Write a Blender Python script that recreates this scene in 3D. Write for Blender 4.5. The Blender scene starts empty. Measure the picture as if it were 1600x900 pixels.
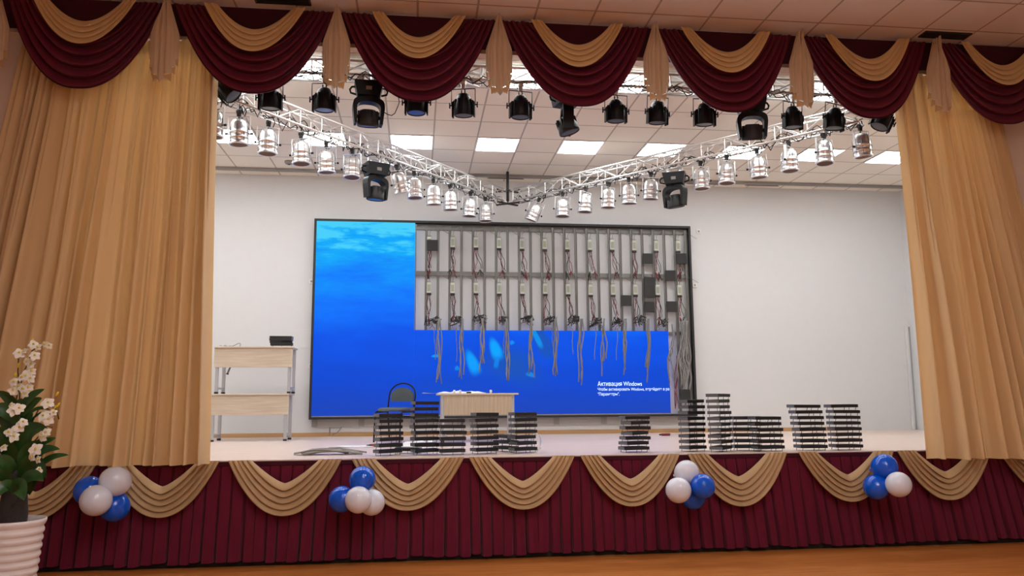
import bpy, math, random
import numpy as np
from mathutils import Vector, Matrix, Euler
random.seed(7)
PI = math.pi
C = bpy.context.scene.collection
SC = bpy.context.scene

# ------------------------------------------------------------------ camera
FPX, PITCH, YAW, ROLL = 1229.14, .139, .1204, -.0062
EYE = np.array([0, 0, 1.534])
_F = np.array([math.sin(YAW)*math.cos(PITCH), math.cos(YAW)*math.cos(PITCH), math.sin(PITCH)])
_r = np.array([math.cos(YAW), -math.sin(YAW), 0]); _u = np.cross(_r, _F)
R_ = _r*math.cos(ROLL)+_u*math.sin(ROLL); U_ = -_r*math.sin(ROLL)+_u*math.cos(ROLL)
cd = bpy.data.cameras.new('camera'); cam = bpy.data.objects.new('camera', cd); C.objects.link(cam)
cd.sensor_width = 36; cd.lens = FPX/1600*36; cd.clip_end = 200; cd.clip_start = .05
cam.matrix_world = Matrix(((R_[0], U_[0], -_F[0], EYE[0]), (R_[1], U_[1], -_F[1], EYE[1]), (R_[2], U_[2], -_F[2], EYE[2]), (0, 0, 0, 1)))
SC.camera = cam

# ------------------------------------------------------------------ light levels
SC.view_settings.view_transform = 'Standard'; SC.view_settings.look = 'None'
SC.view_settings.exposure = 0.0; SC.view_settings.gamma = 1.0
SC.view_settings.use_curve_mapping = False
STAGE_LAMP = 17.8      # emission of the stage ceiling panels
HALL_LAMP = 56.0       # emission of the hall ceiling panels
HALL_TINT = (1, .995, .985)
w = bpy.data.worlds.new('world'); SC.world = w; w.use_nodes = True
w.node_tree.nodes['Background'].inputs[0].default_value = (.05, .05, .055, 1)
w.node_tree.nodes['Background'].inputs[1].default_value = .3

def ray(x, y):
    return _F + R_*(x-800)/FPX + U_*(450-y)/FPX
def at(x, y, Y):                      # world point of the photograph's pixel on the plane Y
    v = ray(x, y); t = Y/v[1]; return Vector((v[0]*t, Y, EYE[2]+v[2]*t))
def atz(x, y, Z):
    v = ray(x, y); t = (Z-EYE[2])/v[2]; return Vector((v[0]*t, v[1]*t, Z))

# ------------------------------------------------------------------ materials
def srgb(r, g, b):
    f = lambda c: (c/255/12.92 if c/255 <= .04045 else ((c/255+.055)/1.055)**2.4)
    return (f(r), f(g), f(b), 1)
class N:
    def __init__(s, name):
        s.m = bpy.data.materials.new(name); s.m.use_nodes = True; s.t = s.m.node_tree
        s.b = s.t.nodes['Principled BSDF']; s.out = s.t.nodes['Material Output']
    def n(s, typ, **k):
        nd = s.t.nodes.new(typ)
        for a, v in k.items():
            if a.startswith('i_'): nd.inputs[int(a[2:])].default_value = v
            else: setattr(nd, a, v)
        return nd
    def l(s, a, b): s.t.links.new(a, b)
    def math(s, op, a, b=None):
        nd = s.n('ShaderNodeMath', operation=op)
        for i, v in enumerate((a, b)):
            if v is None: continue
            if isinstance(v, (int, float)): nd.inputs[i].default_value = v
            else: s.l(v, nd.inputs[i])
        return nd.outputs[0]
    def mix(s, fac, a, b):
        nd = s.n('ShaderNodeMix', data_type='RGBA')
        for i, v in ((0, fac), (6, a), (7, b)):
            if isinstance(v, (int, float, tuple)): nd.inputs[i].default_value = v
            else: s.l(v, nd.inputs[i])
        return nd.outputs[2]
def mat(name, col, rough=.5, metal=0., var=.08, scale=8., bump=0., bscale=60., sub=0., spec=None, stretch=(1, 1, 1), coat=0.):
    s = N(name); b = s.b
    b.inputs['Roughness'].default_value = rough; b.inputs['Metallic'].default_value = metal
    if spec is not None: b.inputs['Specular IOR Level'].default_value = spec
    if coat: b.inputs['Coat Weight'].default_value = coat
    tc = s.n('ShaderNodeTexCoord'); mp = s.n('ShaderNodeMapping'); mp.inputs['Scale'].default_value = stretch
    s.l(tc.outputs['Object'], mp.inputs[0])
    nz = s.n('ShaderNodeTexNoise'); nz.inputs['Scale'].default_value = scale; nz.inputs['Detail'].default_value = 4
    s.l(mp.outputs[0], nz.inputs['Vector'])
    c = tuple(col[:3]); lo = tuple(x*(1-var) for x in c)+(1,); hi = tuple(min(1, x*(1+var)) for x in c)+(1,)
    s.l(s.mix(nz.outputs[0], lo, hi), b.inputs['Base Color'])
    if bump:
        n2 = s.n('ShaderNodeTexNoise'); n2.inputs['Scale'].default_value = bscale; s.l(mp.outputs[0], n2.inputs['Vector'])
        bp = s.n('ShaderNodeBump'); bp.inputs['Strength'].default_value = bump; bp.inputs['Distance'].default_value = .01
        s.l(n2.outputs[0], bp.inputs['Height']); s.l(bp.outputs[0], b.inputs['Normal'])
    return s.m
def cloth(name, col, trans=0., rough=.8, sheen=.2, var=.08, stretch=(1, 1, 1), spec=.2, scale=5):
    m = mat(name, col, rough, 0, var, scale, .15, 220, spec=spec, stretch=stretch); t = m.node_tree
    b = t.nodes['Principled BSDF']; b.inputs['Sheen Weight'].default_value = sheen
    if trans:
        tr = t.nodes.new('ShaderNodeBsdfTranslucent'); tr.inputs[0].default_value = (col[0], col[1]*.86, col[2]*.6, 1)
        mx = t.nodes.new('ShaderNodeMixShader'); mx.inputs[0].default_value = trans
        t.links.new(b.outputs[0], mx.inputs[1]); t.links.new(tr.outputs[0], mx.inputs[2])
        t.links.new(mx.outputs[0], t.nodes['Material Output'].inputs[0])
    return m
def emit(name, col, e):
    s = N(name); s.b.inputs['Base Color'].default_value = (.8, .8, .8, 1)
    s.b.inputs['Emission Color'].default_value = tuple(col[:3])+(1,); s.b.inputs['Emission Strength'].default_value = e
    return s.m
def tile_mat(name, col, line, x0, y0, pitch=.6, lw=.022):
    s = N(name); s.b.inputs['Roughness'].default_value = .9; s.b.inputs['Specular IOR Level'].default_value = .1
    tc = s.n('ShaderNodeTexCoord'); sp = s.n('ShaderNodeSeparateXYZ'); s.l(tc.outputs['Object'], sp.inputs[0])
    fs = []
    for k, o in ((0, x0), (1, y0)):
        a = s.math('DIVIDE', s.math('SUBTRACT', sp.outputs[k], o), pitch)
        fr = s.math('FRACT', s.math('ADD', a, 100.0+lw/pitch/2))
        fs.append(s.math('LESS_THAN', fr, lw/pitch))
    g = s.math('MAXIMUM', fs[0], fs[1])
    nz = s.n('ShaderNodeTexNoise'); nz.inputs['Scale'].default_value = 90; s.l(tc.outputs['Object'], nz.inputs['Vector'])
    lo = tuple(x*.95 for x in col[:3])+(1,)
    s.l(s.mix(g, s.mix(nz.outputs[0], lo, tuple(col[:3])+(1,)), line), s.b.inputs['Base Color'])
    return s.m

M = {}
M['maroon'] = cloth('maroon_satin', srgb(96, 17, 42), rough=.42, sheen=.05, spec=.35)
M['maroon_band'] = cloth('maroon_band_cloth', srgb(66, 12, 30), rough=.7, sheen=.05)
M['skirt'] = cloth('maroon_skirt_cloth', srgb(102, 18, 44), rough=.75, sheen=.1)
M['gold'] = cloth('gold_curtain_cloth', srgb(232, 200, 152), trans=.16, rough=.6, sheen=.1, var=.03, stretch=(1, 1, .3), scale=2)
M['beige'] = cloth('beige_satin', srgb(226, 192, 136), trans=.1, rough=.5, sheen=.15, spec=.35)
M['tan'] = cloth('tan_satin', srgb(196, 162, 118), trans=.08, rough=.5, sheen=.15, spec=.35)
M['tail'] = cloth('pale_tan_satin', srgb(208, 182, 150), trans=.06, rough=.5, sheen=.15, spec=.35)
M['wall'] = mat('stage_wall_paint', srgb(219, 220, 221), .8, bump=.04, bscale=150, var=.02, spec=.2)
M['hallwall'] = mat('hall_wall_paint', srgb(226, 204, 188), .8, bump=.04, bscale=120, var=.03, spec=.2)
M['paleplaster'] = mat('pale_plaster', srgb(232, 230, 228), .85, bump=.03, var=.02, spec=.2)
M['ceil'] = tile_mat('stage_ceiling_tile', srgb(244, 235, 222), srgb(186, 176, 166), -.405, 10.42)
M['hceil'] = tile_mat('hall_ceiling_tile', srgb(232, 220, 218), srgb(176, 158, 152), 5.37, 6.78)
M['strip'] = mat('grey_strip', srgb(150, 146, 142), .6)
M['base'] = mat('wood_baseboard', srgb(190, 150, 104), .5, stretch=(.2, 1, 4))
M['darkmetal'] = mat('dark_metal', srgb(60, 58, 58), .45, .5)
M['black'] = mat('black_lacquer', (.008, .008, .009), .45, 0, .2, spec=.25)
M['blackmat'] = mat('black_plastic', (.018, .018, .019), .55, 0, .2)
M['chrome'] = mat('polished_aluminium', (.90, .90, .90), .30, .85, .03, 20)
M['alu'] = mat('truss_aluminium', (.78, .77, .75), .38, .75, .04, 20)
M['yoke'] = mat('light_grey_strap', (.74, .74, .74), .4, .5, .03)
M['wire'] = mat('black_wire', (.015, .015, .015), .6)
M['lens'] = mat('brown_lens', srgb(104, 84, 74), .6, 0, .2, 60, spec=.2)
M['strut'] = mat('galvanised_steel', srgb(128, 127, 124), .45, .35, .18, 14, stretch=(1, 1, .4))
M['psu'] = mat('power_supply_casing', srgb(196, 198, 188), .45, .3, .06)
M['sticker'] = mat('pale_sticker', srgb(150, 156, 136), .6, var=.3, scale=60)
M['redwire'] = mat('red_wire', srgb(118, 34, 42), .6)
M['ribbon'] = mat('grey_ribbon_cable', srgb(134, 132, 130), .5, var=.15, scale=40)
M['modback'] = mat('module_face', srgb(46, 46, 46), .75, var=.1)
M['modside'] = mat('module_plastic', (.022, .022, .026), .35, var=.2)
M['modlit'] = mat('module_lit_end', srgb(104, 107, 112), .45, var=.15)  # lighter grey puts the light on the short ends into the colour
M['modtop'] = mat('module_pixel_face', srgb(30, 30, 32), .6, var=.15)
M['pin'] = mat('steel_pin', srgb(90, 90, 92), .4, .7)
M['white'] = mat('white_plastic', srgb(232, 230, 228), .4)
M['paper'] = mat('paper', srgb(228, 228, 232), .8)
M['clothgrey'] = mat('grey_rag', srgb(150, 146, 140), .9)
M['red'] = mat('red_plastic', srgb(190, 30, 45), .4)
M['blueplastic'] = mat('pale_blue_plastic', srgb(120, 175, 225), .3)
M['deskleg'] = mat('grey_painted_leg', srgb(190, 192, 196), .4, .3)
M['chairpad'] = mat('dark_grey_vinyl', srgb(76, 88, 92), .5, bump=.1)
M['leaf'] = mat('green_leaf', srgb(42, 82, 34), .38, var=.45, scale=14)
M['petal'] = mat('white_petal', srgb(238, 232, 218), .6, var=.05)
M['bud'] = mat('yellow_bud', srgb(226, 196, 40), .5)
M['stem'] = mat('green_stem', srgb(84, 82, 38), .6)
M['trunk'] = mat('dark_trunk', srgb(48, 42, 40), .8, bump=.5, bscale=40)
M['pot'] = mat('white_ribbed_pot', srgb(230, 222, 220), .35)
M['soil'] = mat('soil_and_gap_shade', srgb(40, 30, 24), .9)
M['balloonB'] = mat('blue_balloon', srgb(0, 88, 214), .09, var=.03, spec=.6)
M['balloonW'] = mat('white_balloon', srgb(226, 230, 242), .12, var=.02, spec=.6)

def wood(name, c1, c2, axis='X', rough=.4, plank=None, spec=.4):
    s = N(name); s.b.inputs['Roughness'].default_value = rough; s.b.inputs['Specular IOR Level'].default_value = spec
    tc = s.n('ShaderNodeTexCoord'); mp = s.n('ShaderNodeMapping'); s.l(tc.outputs['Object'], mp.inputs[0])
    mp.inputs['Scale'].default_value = {'X': (.6, 8, 8), 'Y': (8, .6, 8), 'Z': (9, 9, .5)}[axis]
    nz = s.n('ShaderNodeTexNoise'); nz.inputs['Scale'].default_value = 4; nz.inputs['Detail'].default_value = 6
    s.l(mp.outputs[0], nz.inputs['Vector'])
    cr = s.n('ShaderNodeValToRGB'); cr.color_ramp.elements[0].position = .35; cr.color_ramp.elements[1].position = .68
    cr.color_ramp.elements[0].color = c1; cr.color_ramp.elements[1].color = c2
    s.l(nz.outputs[0], cr.inputs[0]); col = cr.outputs[0]
    if plank:
        sp = s.n('ShaderNodeSeparateXYZ'); s.l(tc.outputs['Object'], sp.inputs[0])
        fr = s.math('FRACT', s.math('ADD', s.math('DIVIDE', sp.outputs[1], plank), 50))
        g = s.math('MULTIPLY', s.math('LESS_THAN', fr, .03), .5)
        col = s.mix(g, col, tuple(x*.5 for x in c1[:3])+(1,))
    s.l(col, s.b.inputs['Base Color']); return s.m
M['hallfloor'] = wood('varnished_wood_floor', srgb(176, 104, 48), srgb(206, 132, 66), 'X', .35, .12)
M['stagefloor'] = wood('pale_laminate', srgb(218, 196, 182), srgb(228, 208, 196), 'X', .38, .2)
M['desk'] = wood('light_oak_board', srgb(196, 180, 160), srgb(214, 200, 180), 'X', .5)
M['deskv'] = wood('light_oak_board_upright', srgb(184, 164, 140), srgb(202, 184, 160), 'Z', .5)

# the picture on the video wall: sea surface above, deep blue below, pale belly shapes of swimming animals
SX0, SX1, SZ0, SZ1 = -1.60, 4.49, 1.262, 4.335
def sea_mat():
    s = N('screen_picture'); b = s.b
    b.inputs['Base Color'].default_value = (.004, .004, .005, 1); b.inputs['Roughness'].default_value = .7; b.inputs['Specular IOR Level'].default_value = .08
    tc = s.n('ShaderNodeTexCoord'); sp = s.n('ShaderNodeSeparateXYZ'); s.l(tc.outputs['Object'], sp.inputs[0])
    x, z = sp.outputs[0], sp.outputs[2]
    v = s.math('DIVIDE', s.math('SUBTRACT', z, SZ0), SZ1-SZ0)
    mp = s.n('ShaderNodeMapping'); mp.inputs['Scale'].default_value = (.7, 1, 3.2); mp.inputs['Rotation'].default_value = (0, .18, 0)
    s.l(tc.outputs['Object'], mp.inputs[0])
    nz = s.n('ShaderNodeTexNoise'); nz.inputs['Scale'].default_value = 1.1; nz.inputs['Detail'].default_value = 5; s.l(mp.outputs[0], nz.inputs['Vector'])
    n3 = s.n('ShaderNodeTexNoise'); n3.inputs['Scale'].default_value = 5; n3.inputs['Detail'].default_value = 5; n3.inputs['Roughness'].default_value = .65; s.l(mp.outputs[0], n3.inputs['Vector'])
    vv = s.math('ADD', v, s.math('MULTIPLY', s.math('SUBTRACT', nz.outputs[0], .5), s.math('MULTIPLY', v, .9)))
    vv = s.math('ADD', vv, s.math('MULTIPLY', s.math('SUBTRACT', n3.outputs[0], .5), s.math('MULTIPLY', s.math('MAXIMUM', s.math('SUBTRACT', v, .50), 0.0), 1.25)))
    cr = s.n('ShaderNodeValToRGB'); e = cr.color_ramp.elements
    e[0].position = 0; e[0].color = srgb(24, 68, 186)
    e[1].position = 1.0; e[1].color = srgb(70, 206, 250)
    for p, c in ((.18, srgb(6, 72, 212)), (.40, srgb(0, 84, 236)), (.58, srgb(0, 112, 252)), (.76, srgb(0, 146, 252)), (.90, srgb(4, 172, 250))):
        k = e.new(p); k.color = c
    s.l(vv, cr.inputs[0]); col = cr.outputs[0]
    def blob(cx, cz, rx, rz, ang, colr, soft=.35, amt=1.):
        nonlocal col
        ca, sa = math.cos(ang), math.sin(ang)
        dx = s.math('SUBTRACT', x, cx); dz = s.math('SUBTRACT', z, cz)
        a = s.math('DIVIDE', s.math('ADD', s.math('MULTIPLY', dx, ca), s.math('MULTIPLY', dz, sa)), rx)
        c = s.math('DIVIDE', s.math('SUBTRACT', s.math('MULTIPLY', dz, ca), s.math('MULTIPLY', dx, sa)), rz)
        # bend the long axis a little so the shapes read as curved bodies
        c = s.math('ADD', c, s.math('MULTIPLY', s.math('MULTIPLY', a, a), .45))
        d = s.math('SQRT', s.math('ADD', s.math('MULTIPLY', a, a), s.math('MULTIPLY', c, c)))
        mr = s.n('ShaderNodeMapRange', interpolation_type='SMOOTHSTEP'); s.l(d, mr.inputs[0])
        mr.inputs[1].default_value = 1-soft; mr.inputs[2].default_value = 1; mr.inputs[3].default_value = amt; mr.inputs[4].default_value = 0
        col = s.mix(mr.outputs[0], col, colr)
    P = lambda px, py: at(px, py, 12.48)
    for px, py, rx, rz, ang, c, so, am in ((800, 570, .75, .42, -.3, srgb(22, 84, 186), .9, .9), (700, 600, .9, .3, .1, srgb(10, 76, 205), .9, .6),
                               (845, 530, .16, .42, .5, srgb(20, 84, 186), .5, .9), (738, 566, .12, .26, .4, srgb(0, 158, 252), .6, 1),
                               (774, 545, .12, .23, .35, srgb(0, 164, 255), .6, 1), (776, 566, .05, .12, -.2, srgb(0, 136, 240), .5, .8),
                               (838, 526, .055, .25, .45, srgb(0, 150, 240), .5, .9), (682, 556, .10, .03, 0, srgb(0, 164, 250), .5, .9),
                               (714, 575, .05, .05, 0, srgb(10, 150, 235), .6, .7), (800, 535, .05, .045, .4, srgb(20, 160, 245), .6, .7),
                               (829, 585, .1, .05, -.3, srgb(20, 150, 235), .6, .7)):
        p = P(px, py); blob(p.x, p.z, rx, rz, ang, c, so, am)
    s.l(col, b.inputs['Emission Color']); b.inputs['Emission Strength'].default_value = 1.0
    return s.m
M['sea'] = sea_mat()
M['screentext'] = emit('screen_text_light', srgb(150, 214, 255), .95)
M['stagelamp'] = emit('stage_panel_light', (.95, .985, 1), STAGE_LAMP)
M['halllamp'] = emit('hall_panel_light', HALL_TINT, HALL_LAMP)
M['ledblue'] = mat('blue_led_lens', srgb(66, 96, 170), .3, var=.5, scale=70)
M['leddark'] = mat('dark_led_lens', srgb(70, 72, 76), .35, var=.5, scale=70)

# ------------------------------------------------------------------ mesh helpers
class MB:
    def __init__(s): s.v = []; s.f = []; s.sm = []
    def add(s, vs, fs, smooth=False):
        o = len(s.v); s.v += [tuple(p) for p in vs]; s.f += [tuple(i+o for i in f) for f in fs]; s.sm += [smooth]*len(fs); return s
    def box(s, x0, x1, y0, y1, z0, z1, bev=0, mtx=None):
        if bev <= 0:
            vs = [(x, y, z) for z in (z0, z1) for y in (y0, y1) for x in (x0, x1)]
            fs = [(0, 2, 3, 1), (4, 5, 7, 6), (0, 1, 5, 4), (2, 6, 7, 3), (0, 4, 6, 2), (1, 3, 7, 5)]
        else:
            b = min(bev, (x1-x0)/2.01, (y1-y0)/2.01, (z1-z0)/2.01); vs = []; idx = {}
            for ix, iy, iz in [(a, c, d) for a in (0, 1) for c in (0, 1) for d in (0, 1)]:
                X, Y, Z = (x0, x1)[ix], (y0, y1)[iy], (z0, z1)[iz]; sx, sy, sz = (1, -1)[ix], (1, -1)[iy], (1, -1)[iz]
                for k in range(3):
                    idx[(ix, iy, iz, k)] = len(vs)
                    vs.append((X+(0 if k == 0 else sx*b), Y+(0 if k == 1 else sy*b), Z+(0 if k == 2 else sz*b)))
            fs = []
            for a in (0, 1):
                q = [(0, 0), (0, 1), (1, 1), (1, 0)]
                fs.append([idx[(a, p, r, 0)] for p, r in q]); fs.append([idx[(p, a, r, 1)] for p, r in q]); fs.append([idx[(p, r, a, 2)] for p, r in q])
            for a in (0, 1):
                for c in (0, 1):
                    fs.append([idx[(0, a, c, 1)], idx[(1, a, c, 1)], idx[(1, a, c, 2)], idx[(0, a, c, 2)]])
                    fs.append([idx[(a, 0, c, 0)], idx[(a, 1, c, 0)], idx[(a, 1, c, 2)], idx[(a, 0, c, 2)]])
                    fs.append([idx[(a, c, 0, 0)], idx[(a, c, 1, 0)], idx[(a, c, 1, 1)], idx[(a, c, 0, 1)]])
            for a in (0, 1):
                for c in (0, 1):
                    for d in (0, 1): fs.append([idx[(a, c, d, k)] for k in range(3)])
        if mtx is not None: vs = [mtx @ Vector(p) for p in vs]
        return s.add(vs, fs)
    def tube(s, pts, r, n=6, caps=True, flat=1.):
        pts = [Vector(p) for p in pts]; rs = r if isinstance(r, (list, tuple)) else [r]*len(pts)
        vs = []; ref = None
        for i, p in enumerate(pts):
            d = (pts[min(i+1, len(pts)-1)]-pts[max(i-1, 0)]).normalized()
            if ref is None: ref = Vector((0, 0, 1)) if abs(d.z) < .9 else Vector((1, 0, 0))
            a = d.cross(ref).normalized(); c = a.cross(d).normalized(); ref = c
            for k in range(n):
                t = 2*PI*k/n; vs.append(p+a*math.cos(t)*rs[i]+c*math.sin(t)*rs[i]*flat)
        fs = [(i*n+k, i*n+(k+1) % n, (i+1)*n+(k+1) % n, (i+1)*n+k) for i in range(len(pts)-1) for k in range(n)]
        s.add(vs, fs, True)
        if caps:
            o = len(s.v)-len(vs); s.f.append(tuple(o+k for k in range(n))[::-1]); s.f.append(tuple(o+(len(pts)-1)*n+k for k in range(n))); s.sm += [False]*2
        return s
    def lathe(s, prof, n=20, mtx=None, sharp=False):
        vs = [(r*math.cos(2*PI*k/n), r*math.sin(2*PI*k/n), z) for r, z in prof for k in range(n)]
        if mtx is not None: vs = [mtx @ Vector(p) for p in vs]
        fs = [(i*n+k, i*n+(k+1) % n, (i+1)*n+(k+1) % n, (i+1)*n+k) for i in range(len(prof)-1) for k in range(n)]
        return s.add(vs, fs, not sharp)
    def grid(s, fn, nu, nv, smooth=True):
        vs = [fn(i/nu, j/nv) for j in range(nv+1) for i in range(nu+1)]
        fs = [(j*(nu+1)+i, j*(nu+1)+i+1, (j+1)*(nu+1)+i+1, (j+1)*(nu+1)+i) for j in range(nv) for i in range(nu)]
        return s.add(vs, fs, smooth)
    def prism(s, poly, axis, a, b, mtx=None):
        mk = {'y': lambda p, t: (p[0], t, p[1]), 'x': lambda p, t: (t, p[0], p[1]), 'z': lambda p, t: (p[0], p[1], t)}[axis]
        n = len(poly); vs = [mk(p, a) for p in poly]+[mk(p, b) for p in poly]
        if mtx is not None: vs = [mtx @ Vector(p) for p in vs]
        return s.add(vs, [tuple(range(n)), tuple(range(2*n-1, n-1, -1))]+[(i, (i+1) % n, n+(i+1) % n, n+i) for i in range(n)])
    def build(s, name, m, parent=None, loc=None):
        me = bpy.data.meshes.new(name); me.from_pydata(s.v, [], s.f); me.materials.append(m)
        me.polygons.foreach_set('use_smooth', s.sm); me.update()
        o = bpy.data.objects.new(name, me); C.objects.link(o)
        if parent is not None: o.parent = parent
        if loc is not None: o.location = loc
        return o
def bx(*a, **k): return MB().box(*a, **k)
def tag(o, label, cat, group=None, kind=None):
    o['label'] = label; o['category'] = cat
    if group: o['group'] = group
    if kind: o['kind'] = kind
    return o
def thing(name, label, cat, loc=(0, 0, 0), rz=0, group=None):
    o = bpy.data.objects.new(name, None); C.objects.link(o); o.location = loc; o.rotation_euler = (0, 0, rz); o.empty_display_size = .1
    return tag(o, label, cat, group)
def struct(o): o['kind'] = 'structure'; return o
KIDS = {}
def copy_tree(o, parent=None):
    c = o.copy(); C.objects.link(c); c.parent = parent
    if parent is not None: c.matrix_parent_inverse = o.matrix_parent_inverse.copy()
    for ch in list(o.children): copy_tree(ch, c)
    return c
ORD = ['first', 'second', 'third', 'fourth', 'fifth', 'sixth', 'seventh', 'eighth', 'ninth', 'tenth', 'eleventh', 'twelfth', 'thirteenth', 'fourteenth', 'fifteenth', 'sixteenth', 'seventeenth', 'eighteenth', 'nineteenth', 'twentieth']
def nth(i, n, end='from the left'):
    if i == 0: return 'the first '+end
    if i == n-1: return 'the last '+end
    return 'the '+ORD[i]+' '+end

# ------------------------------------------------------------------ room shell
SZ, CZ, BW, HC = .962, 5.10, 12.60, 5.43          # stage floor, stage ceiling, back wall, hall ceiling
LX, RX = -5.4, 8.40                                # stage side walls
struct(bx(-7, 10, -6, 7.86, -.1, 0).build('floor', M['hallfloor']))
struct(bx(LX, RX, 7.86, BW, SZ-.12, SZ).build('floor_stage', M['stagefloor']))
struct(bx(LX-1.5, RX+1.5, 7.87, 7.93, -.1, SZ-.121).build('wall_stage_front', M['soil']))  # dark brown paints in the shadow gap below the skirt
struct(bx(LX-.1, RX+.1, BW, BW+.15, 0, CZ+.1).build('wall_back', M['wall']))
struct(bx(LX-.15, LX, 8.1, BW, 0, CZ+.1).build('wall_stage_left', M['wall']))
struct(bx(RX, RX+.15, 8.1, BW, 0, CZ+.1).build('wall_stage_right', M['wall']))
struct(bx(LX, RX, 7.91, BW, CZ, CZ+.12).build('ceiling_stage', M['ceil']))
struct(bx(-7, 10, -6, 7.9, HC, HC+.12).build('ceiling', M['hceil']))
# proscenium: the wall either side of the opening and the beam over it
struct(bx(-7, -3.35, 7.9, 8.1, 0, HC+.1).build('wall_front_left', M['hallwall']))
struct(bx(6.25, 10, 7.9, 8.1, 0, HC+.1).build('wall_front_right', M['hallwall']))
struct(bx(-4.6, 7.9, 7.78, 7.90, CZ, HC).build('wall_beam', M['hallwall']))
struct(bx(-7.15, -7, -6, 8.1, 0, HC).build('wall_left', M['paleplaster']))
struct(bx(10, 10.15, -6, 8.1, 0, HC).build('wall_right', M['paleplaster']))
struct(bx(-7.1, 10.1, -6.15, -6, 0, HC).build('wall_rear', M['paleplaster']))
e0, e1 = at(332, 684, BW), at(1324, 671, BW)
struct(bx(LX, e1.x, BW-.018, BW-.001, SZ, SZ+.062, bev=.004).build('baseboard_back', M['base']))
struct(bx(LX, RX, 12.20, 12.27, CZ-.045, CZ-.001, bev=.005).build('trim_1', M['strip']))
# the nosing along the stage edge
struct(bx(-3.35, 7.3, 7.83, 7.875, SZ-.012, SZ+.006, bev=.003).build('trim_2', M['stagefloor']))
# door at the right end of the back wall
d0, d1 = at(1413, 490, BW), at(1427, 677, BW)
dx = at(1419, 580, BW).x
fr = MB(); fr.box(dx-.02, dx+.03, BW-.05, BW-.002, SZ, 2.74, bev=.005); fr.box(dx+.03, RX-.001, BW-.05, BW-.002, 2.70, 2.74, bev=.005)
dr = struct(bx(dx+.03, RX-.002, BW-.03, BW-.003, SZ+.005, 2.70).build('door_1', mat('door_paint', srgb(176, 180, 182), .5)))
fr.build('door_frame', M['wall'], dr)

# ------------------------------------------------------------------ ceiling lights
def ceiling_light(x, y, z, m, label, group, s=.6):
    t = thing('ceiling_light', label, 'ceiling light', (x, y, z), 0, group)
    f = MB(); h = s/2
    for a in ((-h, h, -h, -h+.02), (-h, h, h-.02, h), (-h, -h+.02, -h+.02, h-.02), (h-.02, h, -h+.02, h-.02)): f.box(a[0], a[1], a[2], a[3], -.012, -.001)
    f.build('frame', M['white'], t)
    MB().box(-h+.02, h-.02, -h+.02, h-.02, -.008, -.002).build('diffuser', m, t)
    return t
for row, (yc, rn) in enumerate(((10.72, 'back row'), (8.32, 'front row'))):
    for k in range(-4, 8):
        x = -.405+1.2*k+.3
        if not (LX+.4 < x < RX-.4): continue
        vis = (k+2)
        where = f'{ORD[vis]} from the left in view' if 0 <= vis <= 8 else 'beyond the curtain on the far '+('left' if vis < 0 else 'right')
        if k == -4: where = 'farthest behind the left curtain'
        if k == -3: where = 'second behind the left curtain'
        ceiling_light(x, yc, CZ, M['stagelamp'], f'square stage ceiling light, {rn}, {where}', 'stage ceiling lights')
for j, y in enumerate((-4.2, -1.8, .6, 3.0)):
    for i, x in enumerate((0, 2.4)):
        ceiling_light(x+.27, y-.12, HC, M['halllamp'], f'hall ceiling light above the seating, row {ORD[j]}, place {ORD[i]}', 'hall ceiling lights')
# vents on the hall ceiling just before the valance
for nm, x, lab in ((0, 5.68, 'black slotted ceiling vent above the last swag on the right'), (1, -1.35, 'dark slotted ceiling vent above the second swag from the left')):
    t = thing('ceiling_vent', lab, 'vent', (x, 7.49, HC))
    f = MB()
    for a in ((-.27, .27, -.07, -.06), (-.27, .27, .06, .07), (-.27, -.26, -.07, .07), (.26, .27, -.07, .07)): f.box(a[0], a[1], a[2], a[3], -.016, -.001)
    f.build('frame', M['darkmetal'], t)
    g = MB()
    for i in range(4): g.box(-.255, .255, -.055+i*.03, -.040+i*.03, -.014, -.004)
    g.build('slats', M['blackmat'], t)
# dark slots in the ceiling near the back wall
for px, lab in ((1183, 'dark ceiling slot right of the video wall by the back wall'), (1090, 'thin ceiling slot above the right end of the video wall'), (790, 'long dark ceiling slot behind the truss corner')):
    p = atz(px, 294 if px > 1000 else 279, CZ); p.y = 12.40
    t = thing('ceiling_slot', lab, 'vent', (p.x, p.y, CZ))
    MB().box(-.28, .28, -.03, .03, -.006, -.001, bev=.002).build('grille', M['darkmetal'], t)
    MB().box(-.3, .3, .03, .045, -.012, -.001).build('lip', M['strip'], t)
# smoke detector and small wall bits
t = thing('smoke_detector', 'small grey smoke detector on the stage ceiling near the left truss arm', 'detector', (*atz(452, 252, CZ).xy, CZ))
MB().lathe([(0, -.001), (.07, -.001), (.07, -.02), (.05, -.045), (0, -.045)], 16).build('housing', M['strip'], t)
MB().lathe([(0, -.045), (.02, -.045), (.018, -.055), (0, -.055)], 10).build('sensor', M['blackmat'], t)

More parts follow.
